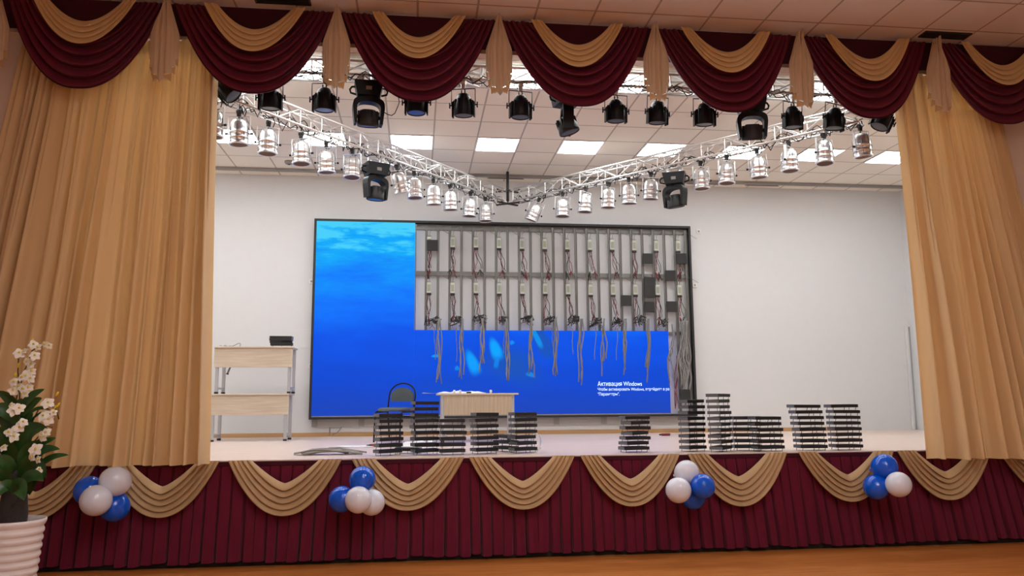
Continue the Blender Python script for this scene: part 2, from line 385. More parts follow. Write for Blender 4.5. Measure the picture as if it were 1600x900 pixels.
# ------------------------------------------------------------------ curtains
def curtain(name, label, xt0, xt1, xb0, xb1, y0, ztop, zbot, npl, seed, amp=.085):
    rnd = random.Random(seed); wd = [rnd.uniform(.55, 1.5) for _ in range(npl)]; tot = sum(wd); edges = [0]
    for q in wd: edges.append(edges[-1]+q/tot)
    am = [rnd.uniform(.5, 1.2) for _ in range(npl)]; sk = [rnd.uniform(-.25, .25) for _ in range(npl)]
    tl = [rnd.uniform(-1.7, 1.7) for _ in range(npl)]
    dr_ = [rnd.uniform(-.012, .012) for _ in range(npl+1)]
    def fn(u, v):
        # folds wander a little on the way down
        k = 0
        while k < npl-1 and u > edges[k+1]: k += 1
        f = (u-edges[k])/(edges[k+1]-edges[k]); f2 = min(1, max(0, f+sk[k]*math.sin(PI*f)))
        g1 = min(f, 1-f); crease = min(1, g1/.17)**.7
        h2 = (f2*2) % 1; top = .55*min(1, min(h2, 1-h2)/.2)**.8+.45*crease+tl[k]*(h2-.5)*.5*crease; low = crease*(.62+.38*math.sin(PI*f2))+tl[k]*(f-.5)*crease
        q = min(1, v*1.8); prof = top*(1-q)+low*q
        y = y0-.13*v-amp*am[k]*prof*(.55+.65*v)+.012*math.sin(5*v+k)
        x = (xt0+(xt1-xt0)*u)*(1-v)+(xb0+(xb1-xb0)*u)*v+(dr_[k]*(1-f)+dr_[k+1]*f)*math.sin(PI*v*1.3)*1.6+.022*math.sin(2*PI*f)*v
        z = ztop+(zbot-ztop)*v
        if v > .95: y += .006*math.sin(u*260+k)*(v-.95)/.05
        if v > .985: z += .012*math.sin(PI*f)
        return (x, y, z)
    o = MB().grid(fn, npl*16, 40).build(name, M['gold'])
    return tag(o, label, 'curtain', 'main stage curtains')
cl = curtain('stage_curtain', 'tall golden pleated curtain on the left side of the stage', -3.86, -2.02, -4.35, -1.90, 7.85, 5.09, .945, 17, 5, .17)
crr = curtain('stage_curtain', 'tall golden pleated curtain on the right side of the stage', 5.26, 6.46, 5.24, 7.05, 7.85, 5.09, .885, 12, 11, .17)

# ------------------------------------------------------------------ valance
def swag(name, mt, xl, xr, zt, inset, so, si, y0, nf, amp, p0, p1, seed, bulge=.05, parent=None, y1=None, nv=72, zr=0.):
    rnd = random.Random(seed); w_ = xr-xl; jit = [rnd.uniform(-.25, .25) for _ in range(nf+1)]; asym = rnd.uniform(-.03, .03)
    def fn(u, v):
        vv = v
        a = xl+(1-vv)*inset*w_; b = xr-(1-vv)*inset*w_
        uu = .5-.5*math.cos(PI*u)*1.0; uu = .35*u+.65*uu if False else u
        p = p0+(p1-p0)*vv; S = 1-abs(2*uu-1+asym*math.sin(PI*uu))**p
        env = math.sin(PI*uu)**.6
        ph = min(vv*nf, nf-.0001); k = int(ph); f = ph-k; f = f+(jit[k]*.4)*math.sin(PI*f)
        ridge = (math.sin(PI/2*f/.80)**.75 if f < .80 else math.cos(PI/2*(f-.80)/.20)**.8) if 0 <= f <= 1 else 0
        if vv >= .999: ridge = .9
        sg = si+(so-si)*vv
        z = zt+zr*uu-sg*S-.022*ridge*env*(1 if vv < .97 else .6)
        y = y0-(amp*(.35+.65*env)*ridge)-bulge*math.sin(PI*uu)*(.3+.7*vv)-.012*(1-env)*((k % 2))
        x = a+(b-a)*uu
        return (x, y, z)
    return MB().grid(fn, 56, nv).build(name, mt, parent)
VX = [-3.97, -2.435, -.82, .79, 2.42, 4.0, 5.56, 7.15]
VT = 5.405
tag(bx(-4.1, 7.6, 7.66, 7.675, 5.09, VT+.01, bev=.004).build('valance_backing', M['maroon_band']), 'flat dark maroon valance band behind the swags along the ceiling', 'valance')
for i in range(-1, 7):
    xl = VX[i] if i >= 0 else VX[0]-1.58
    xr = VX[i+1]
    nm = ['first', 'second', 'third', 'fourth', 'fifth', 'sixth', 'last'][i] if i >= 0 else None
    if i < 0: continue
    t = thing('valance_swag', f'large draped maroon swag of the ceiling valance, {nm if nm == "last" else nm} from the left' + (' at the right edge' if nm == 'last' else ''), 'swag', ((xl+xr)/2, 7.64, VT), 0, 'maroon valance swags')
    hw = (xr-xl)/2; rnd = random.Random(i)
    swag('maroon_drape', M['maroon'], -hw+.03, hw-.03, -.01, .2, .93+rnd.uniform(-.012, .012), .26, 0, 6, .075, 2.0, 2.3, 100+i, .06, t, nv=108)
    # the pale overlay hangs from two narrow tops inside the maroon drape
    swag('gold_drape', M['beige'], -.49+rnd.uniform(-.02, .02), .49+rnd.uniform(-.02, .02), -.03, .13, .50+rnd.uniform(-.015, .015), .25, -.105, 4, .035, 1.9, 2.05, 200+i, .045, t, nv=60)
def jabot(x, lab, h=.90, seed=0):
    t = thing('valance_tail', lab, 'drapery tail', (x, 7.50, VT-.03), 0, 'pale folded tails between the swags')
    rnd = random.Random(seed); W = lambda z: (.15+.85*min(1, max(0, z)/.36))
    # pleats from the outside in: each is longer and lies in front of the one before
    L = [(.082, .134, .610, .630, 0.), (.052, .116, .695, .710, -.022), (.014, .092, .775, .800, -.044)]
    m = MB()
    for sgn in (-1, 1):
        for (xi, xo, zo, zi, y) in L:
            dz = rnd.uniform(-.015, .015)
            def fn(u, v, sgn=sgn, xi=xi, xo=xo, zo=zo+dz, zi=zi+dz, y=y):
                z = (zi+(zo-zi)*u)*v; return (sgn*(xi+(xo-xi)*u)*W(z), y-.050*math.sin(PI*(.05+.90*u))*min(1, z*4), -z)
            m.grid(fn, 8, 20)
            zz = zo+dz; w2 = xo-xi
            a = Vector((sgn*(xo+.002), y-.012, -zz+.004)); b = Vector((sgn*(xi-.012), y-.030, -zz-.030)); c = Vector((sgn*(xo-.012), y+.030, -zz-.062)); e_ = Vector((sgn*(xi+.35*w2), y-.006, -zz-.070))
            MB().add([a, b, c], [(0, 1, 2)]).build('turned_hem', M['tan'], t); m.add([b+Vector((0, -.004, 0)), c+Vector((0, -.034, 0)), e_+Vector((0, -.014, 0))], [(0, 1, 2)])
    m.build('folded_panel', M['tail'], t)
    m2 = MB()
    def fc(u, v):
        z = .83*v; w_ = .030*W(z); return ((u*2-1)*w_, -.072-.034*(1-abs(u*2-1)), -z-.05*(1-abs(u*2-1))*v)
    m2.grid(fc, 6, 16); m2.build('centre_pleat', M['tail'], t)
for i, x in enumerate(VX[:-1]):
    jabot(x, f'pale tan folded tail hanging between valance swags, {ORD[i]} from the left' if i else 'pale tan folded tail at the far left end of the valance', seed=i)

# ------------------------------------------------------------------ stage skirt with its swags
def skirt():
    m = MB(); x = -4.6; rnd = random.Random(3); sec = []
    while x < 7.7:
        wd = rnd.uniform(.095, .125); sec.append((x, wd, rnd.uniform(.7, 1.2), rnd.uniform(-.016, .016), rnd.uniform(-.014, .014))); x += wd
    prof = [(0, .014), (.03, -.026), (.12, -.040), (.5, -.036), (.86, -.024), (.92, .004), (.96, .020)]
    nv = 14; cols = []
    for (x0, wd, a, j, dz) in sec:
        for f, y in prof: cols.append((x0+f*wd, y*a, j, dz, f, a))
    vs = []
    for r in range(nv+1):
        v = r/nv
        for (cx, y, j, dz, f, a) in cols:
            lean = (.030 if cx > 1 else .010)*(cx-1.0)*v+.012*math.sin(cx*2.3)*v
            yy = 7.834+y*(.30+1.0*v)-.01*math.sin(3*v+j*300)*v
            vs.append((cx+lean+j*v, yy, .955-v*(.955-.042-dz-.010*abs(f-.5))))
    n = len(cols)
    m.add(vs, [(r*n+i, r*n+i+1, (r+1)*n+i+1, (r+1)*n+i) for r in range(nv) for i in range(n-1)], False)
    o = m.build('stage_skirt', M['skirt']); tag(o, 'pleated maroon cloth skirt covering the front of the stage', 'stage skirt')
    m = MB()
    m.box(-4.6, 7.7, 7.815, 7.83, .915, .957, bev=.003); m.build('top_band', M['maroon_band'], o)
skirt()
SK = [(-3.93, -2.895), (-2.822, -1.816), (-1.741, -.697), (-.607, .464), (.507, 1.551), (1.603, 2.617), (2.696, 3.745), (3.862, 4.904), (4.939, 6.0), (6.07, 7.15)]
for i, (a, b) in enumerate(SK):
    rnd = random.Random(40+i)
    o = swag('skirt_swag', M['tan'], -(b-a)/2, (b-a)/2, 0, .20, .49+rnd.uniform(-.02, .02), .235+rnd.uniform(-.02, .02), 0, 5, .052, 1.35, 2.15, 300+i, .03, None, nv=100)
    o.location = ((a+b)/2, 7.775, .972)
    tag(o, f'beige satin swag pinned along the stage edge, {nth(i, len(SK))}', 'swag', 'beige swags on the stage skirt')

# ------------------------------------------------------------------ trusses
def lattice(m, p, q, off1, off2, step, r, post=True):
    d = (q-p); n = max(1, int(round(d.length/step))); 
    for i in range(n):
        a = p+d*(i/n); b = p+d*((i+1)/n)
        if i % 2: m.tube([a+off2, b+off1], r, 5, False)
        else: m.tube([a+off1, b+off2], r, 5, False)
        if post: m.tube([a+off1, a+off2], r, 5, False)
def truss(name, label, p, q, w_, h_, r=.0135, step=.32, group=None):
    p = Vector(p); q = Vector(q); d = (q-p); side = Vector((d.y, -d.x, 0)).normalized()*w_/2; up = Vector((0, 0, h_))
    t = thing(name, label, 'truss', p, 0, group)
    z = Vector((0, 0, 0)); e = d
    for s_ in (-1, 1):
        for k in (0, 1):
            MB().tube([side*s_+up*k, e+side*s_+up*k], r, 8).build('chord', M['alu'], t)
    for nm, o1, o2 in (('side_lattice', side, side+up), ('side_lattice', -side, -side+up), ('flat_lattice', side, -side), ('flat_lattice', side+up, -side+up)):
        m = MB(); lattice(m, z, e, o1, o2, step, r*.5); m.build(nm, M['alu'], t)
    return t
AZ = 4.60
TA = (Vector((-2.02, 8.08, AZ)), Vector((1.26, 12.02, AZ))); TB = (Vector((1.54, 12.02, AZ)), Vector((4.99, 8.05, AZ)))
TR1 = truss('lighting_truss', 'silver lighting truss arm running from the left curtain to the back corner', TA[0], TA[1], .18, .19, group='stage lighting trusses')
TR2 = truss('lighting_truss', 'silver lighting truss arm running from the right curtain to the back corner', TB[0], TB[1], .18, .19, group='stage lighting trusses')
TR3 = truss('lighting_truss', 'straight silver lighting truss just behind the valance swags', (-3.2, 8.09, 4.90), (6.3, 8.09, 4.90), .20, .15, group='stage lighting trusses', r=.017, step=.3)
t = thing('truss_hanger', 'dark steel rod holding the truss corner under the ceiling', 'hanger rod', (1.40, 12.06, AZ))
MB().tube([(0, 0, -.02), (0, 0, CZ-AZ-.002)], .022, 8).build('rod', M['darkmetal'], t)
for a, z in ((.55, -.02), (-.55, -.02), (.5, .19), (-.5, .19)):
    c, s_ = math.cos(a), math.sin(a); MB().box(-.2, .2, -.018, .018, -.01, .01, mtx=Matrix.Translation((0, 0, z)) @ Matrix.Rotation(a, 4, 'Z')).build('cross_bar', M['darkmetal'], t)
cn = thing('truss_corner', 'open silver corner piece joining the two truss arms', 'truss', (1.40, 12.04, AZ))
for k in (0, .19):
    MB().tube([(-.15, -.09, k), (0, .02, k), (.15, -.09, k)], .014, 8).build('chord', M['alu'], cn)
    MB().tube([(-.1, .02, k), (0, .12, k), (.1, .02, k)], .014, 8).build('chord', M['alu'], cn)

# ------------------------------------------------------------------ lamps
def Rx(a): return Matrix.Rotation(a, 4, 'X')
def chrome_par():
    t = thing('par_can', '', 'stage light')
    B = MB(); R0 = .096
    B.lathe([(.012, -.066), (.045, -.070), (.072, -.088), (.088, -.118), (R0-.002, -.158), (R0, -.165), (R0, -.205), (R0+.006, -.208), (R0+.006, -.216), (R0, -.219), (R0, -.262), (R0+.005, -.265), (R0+.005, -.271), (R0, -.274), (R0, -.325), (R0+.010, -.330), (R0+.010, -.345), (R0-.006, -.345), (R0-.006, -.338)], 24)
    B.build('can', M['chrome'], t)
    L = MB().lathe([(0, -.340), (.05, -.339), (R0-.006, -.336)], 24); L.build('lens', M['lens'], t)
    F = MB()
    for k in range(8):
        a = 2*PI*k/8; c, s_ = math.cos(a), math.sin(a)
        F.tube([(c*.04, s_*.04, -.070), (c*.078, s_*.078, -.094), (c*(R0+.002), s_*(R0+.002), -.165), (c*(R0+.002), s_*(R0+.002), -.325)], .0022, 4, False)
    F.build('guard_wire', M['wire'], t)
    Y = MB(); yw = .112
    for s_ in (-1, 1):
        Y.box(s_*yw-.003, s_*yw+.003, -.014, .014, -.235, -.045)
    Y.box(-yw-.003, yw+.003, -.014, .014, -.046, -.040)
    Y.build('yoke', M['yoke'], t)
    for s_ in (-1, 1):
        K = MB().tube([(s_*R0, 0, -.225), (s_*(yw+.012), 0, -.225)], .006, 6); K.tube([(s_*(yw+.008), 0, -.225), (s_*(yw+.03), 0, -.225)], .013, 8); K.build('knob', M['black'], t)
    H = MB(); H.box(-.022, .022, -.018, .018, -.04, .012, bev=.006); H.tube([(-.026, 0, .016), (.026, 0, .016)], .024, 10); H.tube([(0, 0, -.06), (0, 0, -.02)], .008, 6); H.build('clamp', M['darkmetal'], t)
    W = MB(); W.tube([(0, 0, -.068), (.01, .02, -.055), (.05, .03, -.035), (.07, .02, .03), (.04, .0, .08)], .006, 5); W.build('power_cable', M['wire'], t)
    return t
def led_par(lens='leddark'):
    t = thing('led_par', '', 'stage light'); B = MB()
    B.lathe([(.004, -.125), (.045, -.125), (.058, -.133), (.070, -.16), (.088, -.21), (.098, -.26), (.100, -.355), (.096, -.362), (.088, -.362), (.088, -.352)], 24)
    for k in range(12):
        a = 2*PI*k/12+.1; B.box(.06, .103, -.002, .002, -.345, -.19, mtx=Matrix.Rotation(a, 4, 'Z'))
    B.build('housing', M['black'], t)
    MB().lathe([(0, -.357), (.05, -.357), (.088, -.354)], 24).build('lens', M[lens], t)
    Y = MB(); yw = .128
    for s_ in (-1, 1): Y.tube([(s_*yw, 0, -.072), (s_*yw, 0, -.24)], .005, 6)
    Y.tube([(-yw, 0, -.072), (yw, 0, -.072)], .006, 6); Y.build('yoke', M['darkmetal'], t)
    for s_ in (-1, 1):
        F = MB(); F.prism([(s_*.098, -.20), (s_*.122, -.215), (s_*.122, -.375), (s_*.106, -.375), (s_*.106, -.30), (s_*.098, -.28)], 'y', -.03, .03); F.build('side_bracket', M['black'], t)
        K = MB().tube([(s_*.115, 0, -.245), (s_*.150, 0, -.245)], .008, 6); K.tube([(s_*.148, 0, -.275), (s_*.148, 0, -.215)], .008, 6); K.build('knob', M['black'], t)
    P = MB()
    for s_ in (-1, 1): P.tube([(s_*.018, 0, -.13), (s_*.018, 0, -.085)], .007, 6)
    P.tube([(.018, 0, -.085), (-.01, .02, -.045), (-.06, .02, -.01), (-.09, 0, .03)], .005, 5); P.build('power_cable', M['wire'], t)
    H = MB(); H.box(-.022, .022, -.018, .018, -.072, -.01, bev=.005); H.tube([(-.028, 0, 0), (.028, 0, 0)], .026, 10); H.build('clamp', M['alu'], t)
    return t
def moving_head(lens='leddark', tilt=.25, spin=0.):
    t = thing('moving_head', '', 'stage light')
    B = MB(); B.prism([(-.150, -.06), (.150, -.06), (.142, -.10), (.115, -.215), (-.115, -.215), (-.142, -.10)], 'y', -.11, .11); B.build('base_box', M['black'], t)
    for s_ in (-1, 1):
        Hn = MB(); Hn.tube([(s_*.130, 0, -.10), (s_*.175, 0, -.105), (s_*.195, 0, -.135), (s_*.185, 0, -.17), (s_*.130, 0, -.185)], .011, 6); Hn.build('handle', M['black'], t)
    MB().box(-.03, .03, -.1115, -.109, -.165, -.125).build('display', M['strip'], t)
    for s_ in (-1, 1):
        Hc = MB(); Hc.box(s_*.08-.02, s_*.08+.02, -.02, .02, -.06, -.012, bev=.005); Hc.tube([(s_*.08-.03, 0, 0), (s_*.08+.03, 0, 0)], .027, 10); Hc.build('clamp', M['alu'], t)
    yk = bpy.data.objects.new('yoke', None)
    # arch shaped yoke that carries the head between two arms
    outer = []; inner = []
    for k in range(0, 17):
        a = PI*k/16; c, s_ = math.cos(a), math.sin(a)
        outer.append((.165*math.copysign(abs(c)**.6, c), -.335+.115*abs(s_)**.6)); inner.append((.122*math.copysign(abs(c)**.8, c), -.345+.075*abs(s_)**.8))
    n = len(outer)
    outer = [(.145, -.51)]+outer+[(-.145, -.51)]; inner = [(.118, -.505)]+inner+[(-.118, -.505)]
    vs = [(x, y, z) for y in (-.055, .055) for poly in (outer, inner) for x, z in poly]; n = len(outer); fs = []
    for i in range(n-1):
        fs += [(i, i+1, n+i+1, n+i), (2*n+i+1, 2*n+i, 3*n+i, 3*n+i+1), (i+1, i, 2*n+i, 2*n+i+1), (n+i, n+i+1, 3*n+i+1, 3*n+i)]
    fs += [(0, n, 3*n, 2*n), (n-1, 2*n-1+2*n, 2*n-1, n-1)][:1]+[(n-1, 3*n-1, 4*n-1, 2*n-1)]
    rot = Matrix.Rotation(spin, 4, 'Z')
    Yk = MB(); Yk.add([rot @ Vector(v) for v in vs], fs); Yk.lathe([(.07, -.212), (.07, -.23), (.05, -.235)], 16, mtx=rot); yo = Yk.build('yoke', M['black'], t)
    mt = rot @ Matrix.Translation((0, 0, -.425)) @ Matrix.Rotation(tilt, 4, 'X')
    H = MB(); H.lathe([(0, .075), (.07, .075), (.085, .06), (.092, .02), (.108, -.01), (.113, -.07), (.113, -.095), (.104, -.100), (.100, -.088)], 24, mtx=mt)
    for k in range(10): H.box(.06, .112, -.003, .003, -.02, .062, mtx=mt @ Matrix.Rotation(2*PI*k/10, 4, 'Z'))
    H.tube([mt @ Vector((-.13, 0, 0)), mt @ Vector((.13, 0, 0))], .02, 8)
    hd = H.build('head', M['blackmat'], t)
    MB().lathe([(0, -.094), (.06, -.094), (.102, -.090)], 24, mtx=mt).build('lens', M[lens], hd)
    return t
def place(proto, used, loc, rz, label, group, rx=0, ry=0, sc=1):
    o = proto if not used else copy_tree(proto)
    o.location = loc; o.rotation_euler = (rx, ry, rz); o.scale = (sc,)*3; o['label'] = label; o['group'] = group
    return o
def scr(P):
    v = np.array(P)-EYE; return 800+FPX*(v@R_)/(v@_F)
def on_arm(px, arm):
    lo, hi = 0., 1.; g = lambda q: scr(arm[0]+(arm[1]-arm[0])*q)-px
    for _ in range(40):
        m_ = (lo+hi)/2
        if g(lo)*g(m_) <= 0: hi = m_
        else: lo = m_
    return arm[0]+(arm[1]-arm[0])*lo
cp = chrome_par(); rnd = random.Random(21)
LA = (330, 374, 420, 471, 510, 551, 620, 647, 677, 703, 735, 758); RA = (842, 879, 915, 950, 982, 1017, 1094, 1135, 1182, 1232, 1286, 1343)
cnt = 0
aA = math.atan2(TA[1].y-TA[0].y, TA[1].x-TA[0].x); aB = math.atan2(TB[1].y-TB[0].y, TB[1].x-TB[0].x)
for arm, xs, side, tl in ((TA, LA, 'left', {620: -.28}), (TB, RA, 'right', {842: .38, 1286: .05, 1343: -.1})):
    for i, px in enumerate(xs):
        q = on_arm(px, arm) if px > 331 else arm[0]+Vector((-.06, -.07, 0)); q = Vector((q.x, q.y, AZ-.045+(-.03 if px < 520 else 0)))
        place(cp, cnt > 0, q, rnd.uniform(-.5, .5)+(0 if side == 'left' else .2), f'polished silver can light on the {side} truss arm, {nth(i, len(xs))}', 'silver can lights on the truss arms', ry=tl.get(px, rnd.uniform(-.05, .05)), rx=rnd.uniform(-.08, .08))
        cnt += 1
lp = led_par('leddark'); lpb = led_par('ledblue'); u1 = u2 = 0
LP = [(-2.03, 0, .75), (-1.536, 0, 0), (-.988, 1, 0), (-.034, 1, 0), (.457, 0, 0), (1.074, 0, 0), (2.124, 0, 0), (2.596, 0, 0), (3.126, 0, 0), (4.15, 0, 0), (4.658, 0, .1), (5.204, 0, .55)]
for i, (x, blue, ty) in enumerate(LP):
    lab = f'black round stage light with {"blue" if blue else "dark"} lens on the front truss, {nth(i, len(LP))}'
    if abs(ty) > .3: lab = f'black round stage light tilted sideways at the {"left" if i == 0 else "right"} end of the front truss'
    z = 4.868; xo = x+(.14 if ty > .5 and i else (-.1 if i == 0 else 0))
    place(lpb if blue else lp, (u2 if blue else u1) > 0, (xo, 8.0, z), rnd.uniform(-.25, .25), lab, 'black stage lights on the front truss', rx=rnd.uniform(.0, .12), ry=-ty if i == 0 else ty*.9)
    if blue: u2 += 1
    else: u1 += 1
for (loc, rz, lens, tilt, spin, lab) in (((-.531, 8.0, 4.868), .08, 'ledblue', .22, .1, 'black moving head light with blue lens between the second and third swags'),
        ((1.574, 8.0, 4.868), .25, 'leddark', -.30, 1.25, 'black moving head light turned sideways under the fourth swag'),
        ((3.657, 8.0, 4.868), -.15, 'leddark', .30, -.1, 'black moving head light aimed down under the fifth swag'),
        (on_arm(588, TA)-Vector((0, 0, .045)), .45, 'ledblue', .1, .25, 'black moving head light on the left truss arm with blue lens'),
        (on_arm(1053, TB)-Vector((0, 0, .045)), -.45, 'leddark', .2, -.5, 'black moving head light on the right truss arm')):
    o = moving_head(lens, tilt, spin); o.location = loc; o.rotation_euler = (0, 0, rz); o['label'] = lab; o['group'] = 'moving head lights'
# cables looped along the trusses
def loops(t, p, q, n, z, seed, parts=3, amp=.05):
    rnd = random.Random(seed); d = q-p; side = Vector((d.y, -d.x, 0)).normalized()
    for c in range(parts):
        pts = []; N_ = n*6
        for i in range(N_+1):
            f = i/N_; ph = 2*PI*f*n*(.8+.3*c)+c*2
            pts.append(p-Vector(t.location)+d*f+side*(.06*math.sin(ph*.7+c)+.02)+Vector((0, 0, z+amp*math.sin(ph)+rnd.uniform(-.012, .012)-(.05 if rnd.random() < .08 else 0))))
        MB().tube(pts, .006, 5).build('cable', M['wire'], t)
loops(TR1, TA[0], TA[1], 20, .02, 1); loops(TR2, TB[0], TB[1], 20, .02, 2)
loops(TR3, Vector((-2.2, 8.0, 4.90)), Vector((5.5, 8.0, 4.90)), 26, -.015, 3, 3, .022)
o = MB().tube([at(601, 176, 8.0), at(606, 179, 8.0), at(612, 180.5, 8.0), at(617, 177, 8.0), at(621, 168, 8.0), at(624, 160, 8.0), at(622, 150, 8.0), at(612, 135, 8.0)], .005, 6).build('hanging_cable', M['wire']); tag(o, 'thin black cable drooping beside the moving head light with blue lens', 'cable')

# ------------------------------------------------------------------ video wall
WY = 12.48
vw = thing('video_wall', 'large half assembled video wall on the back wall showing a blue sea picture', 'video screen', ((SX0+SX1)/2, BW, SZ0))
off = -Vector(vw.location)
def vpart(m, name, mt, parent=None):
    o = m.build(name, mt, parent or vw); o.location = off if parent is None else (0, 0, 0); return o
fw = .035
vpart(bx(SX0-fw, SX1+fw, WY-.015, BW-.002, SZ1, SZ1+fw), 'top_frame', M['blackmat'])
vpart(bx(SX0-fw, SX1+fw, WY-.015, BW-.002, SZ0-fw, SZ0), 'bottom_frame', M['blackmat'])
vpart(bx(SX0-fw, SX0, WY-.015, BW-.002, SZ0, SZ1), 'side_frame', M['blackmat'])
vpart(bx(SX1, SX1+fw, WY-.015, BW-.002, SZ0, SZ1), 'side_frame', M['blackmat'])
PX = at(648, 430, WY).x; PZ = at(850, 516.5, WY).z; PXR = at(1046, 580, WY).x
vpart(bx(SX0+.001, PX, WY, WY+.04, SZ0+.001, SZ1-.001), 'display_panel', M['sea'])
vpart(bx(PX+.0005, PXR, WY, WY+.04, SZ0+.001, PZ), 'display_panel', M['sea'])
vpart(bx(SX0, PXR+.01, WY-.006, WY+.001, SZ0-.001, SZ0+.016), 'lower_lip', M['strip'])
vpart(bx(PX, SX1, BW-.03, BW-.005, SZ1-.09, SZ1-.001), 'top_rail', M['strut'])
MZ = at(860, 429, WY+.04).z
vpart(bx(PX, SX1, BW-.05, BW-.03, MZ-.035, MZ+.035), 'cross_rail', M['strut'])
vpart(bx(PX, SX1, BW-.03, BW-.005, 2.55, 2.60), 'cross_rail', M['strut'])
vpart(bx(SX0+.02, SX1-.05, BW-.03, BW-.004, SZ0-.16, SZ0-fw-.001), 'shade_strip', mat('shade_paint', srgb(176, 172, 168), .7))  # greyer strip paints the wall's shade beneath the screen
strx = [at(666+ (1073-666)*k/23., 420, WY+.03).x for k in range(24)]
ys_, ye_ = WY+.025, BW-.052
for k, x in enumerate(strx):
    x = strx[0]+(strx[-1]-strx[0])*k/23
    m = MB(); m.box(x-.021, x+.021, ys_+.02, ys_+.026, SZ0 if x > PXR else 2.5, SZ1-.03)
    m.box(x-.021, x-.017, ys_, ys_+.02, SZ0 if x > PXR else 2.5, SZ1-.03); m.box(x+.017, x+.021, ys_, ys_+.02, SZ0 if x > PXR else 2.5, SZ1-.03)
    vpart(m, 'strut', M['strut'])
    strx[k] = x
vpart(bx(PX+.002, PX+.022, ys_, ye_, 2.5, SZ1-.02), 'strut', M['strut'])
def wig(a, b, n, amp, rnd, yj=.01):
    a = Vector(a); b = Vector(b); pts = []
    ph = rnd.uniform(0, 6)
    for i in range(n+1):
        f = i/n; e = math.sin(PI*f); pts.append(a.lerp(b, f)+Vector((amp*math.sin(ph+f*5)*e+rnd.uniform(-.004, .004), rnd.uniform(-yj, yj)*e, 0)))
    return pts
rnd = random.Random(9)
def psu(x, z, lit):
    p = vpart(MB().box(x-.038, x+.038, ys_-.02, ys_+.018, z-.085, z+.085, bev=.006), 'power_supply', M['psu'])
    vpart(MB().box(x-.024, x+.024, ys_-.0225, ys_-.0205, z-.055, z+.05), 'sticker', M['sticker'], p)
    vpart(MB().box(x-.036, x+.036, ys_-.022, ys_+.012, z-.118, z-.086, bev=.004), 'terminal_block', M['blackmat'], p)
    vpart(MB().box(x-.03, x+.03, ys_-.012, ys_+.012, z+.086, z+.105), 'terminal_cover', M['strip'], p)
    for q, (nm, mt) in enumerate((('red_wire', M['redwire']), ('black_wire', M['wire']))):
        m = MB(); dxx = rnd.uniform(-.04, .08)
        for c in range(2):
            m.tube(wig((x-.02+.03*c+q*.012, ys_-.012, z-.11), (x+dxx+.02*c+q*.02, ys_-.025, z-.42-rnd.uniform(0, .06)), 9, .022, rnd), .0048, 5)
        e = Vector((x+dxx, ys_-.03, z-.45))
        for c in range(3): m.tube([e, e+Vector((rnd.uniform(-.05, .06), -.01, rnd.uniform(-.16, -.05)))], .007, 5)
        vpart(m, nm, mt, p)
    m = MB(); m.tube([(x, ys_-.004, z+.1), (x+.01, ys_-.02, z+.17), (x+.09, ys_-.03, z+.22+rnd.uniform(-.02, .03)), (x+.2, ys_-.02, z+.2), (x+.33, ys_, z+.13)], .0035, 5)
    vpart(m, 'mains_cable', M['ribbon'], p)
R1 = at(860, 381, WY).z; R2 = at(860, 451.5, WY).z
for k in range(12):
    x = strx[0]+(strx[2]-strx[0])*k+.047
    psu(x, R1+rnd.uniform(-.006, .006), 0); psu(x, R2+rnd.uniform(-.006, .006), 0)
    # receiver card with its tangle at the foot of each pair of struts
    z = at(860, 500, WY).z+rnd.uniform(-.03, .03)
    if k < 11:
        cdx = x+.10+rnd.uniform(-.02, .02); mt4 = Matrix.Translation((cdx, ys_-.035, z)) @ Matrix.Rotation(rnd.uniform(-.7, .7), 4, 'Y') @ Matrix.Rotation(.5, 4, 'Z')
        c_ = vpart(MB().box(-.065, .065, -.006, .006, -.045, .045, mtx=mt4), 'receiver_card', M['modback'])
        m = MB()
        for _ in range(8): 
            a = Vector((cdx+rnd.uniform(-.07, .07), ys_-.045, z+rnd.uniform(-.04, .06))); b = Vector((x+rnd.uniform(-.06, .16), ys_-.04, z+rnd.uniform(-.14, .0)))
            m.tube(wig(a, b, 6, .04, rnd, .02), .007, 5)
        vpart(m, 'cable_tangle', M['ribbon'], c_)
        m = MB()
        for _ in range(5):
            a = Vector((cdx+rnd.uniform(-.09, .05), ys_-.05, z+rnd.uniform(-.04, .06))); b = Vector((x+rnd.uniform(-.06, .1), ys_-.05, z+rnd.uniform(-.12, .02)))
            m.tube(wig(a, b, 5, .03, rnd, .02), .007, 5)
        vpart(m, 'black_wire', M['wire'], c_)
# grey ribbon bundles that hang over the lit strip
for px, ybot in ((686, 600), (722, 592), (754, 582), (793, 596), (830, 590), (868, 588), (908, 602), (944, 588), (977, 586), (1013, 598)):
    m = MB(); a = at(px, 498, WY-.05); b = at(px, ybot, WY-.03)
    for c in range(4):
        e = b+Vector((rnd.uniform(-.05, .05), 0, rnd.uniform(0, .3) if c else 0)); j = Vector((rnd.uniform(-.018, .018), rnd.uniform(-.01, .01), 0))
        m.tube([p_+Vector((.0, -.012*c, 0)) for p_ in wig(a+j, e, 10, .03, rnd, .008)], .011, 6)
    vpart(m, 'ribbon_cable', M['ribbon'])
for px, ybot in ((679, 562), (713, 566), (751, 561), (788, 552), (862, 545), (894, 554), (931, 562), (965, 563)):
    m = MB(); m.tube(wig(at(px, 512, WY-.03), at(px+rnd.uniform(-3, 3), ybot, WY-.02), 8, .01, rnd), .0065, 5); vpart(m, 'thin_cable', M['ribbon'])
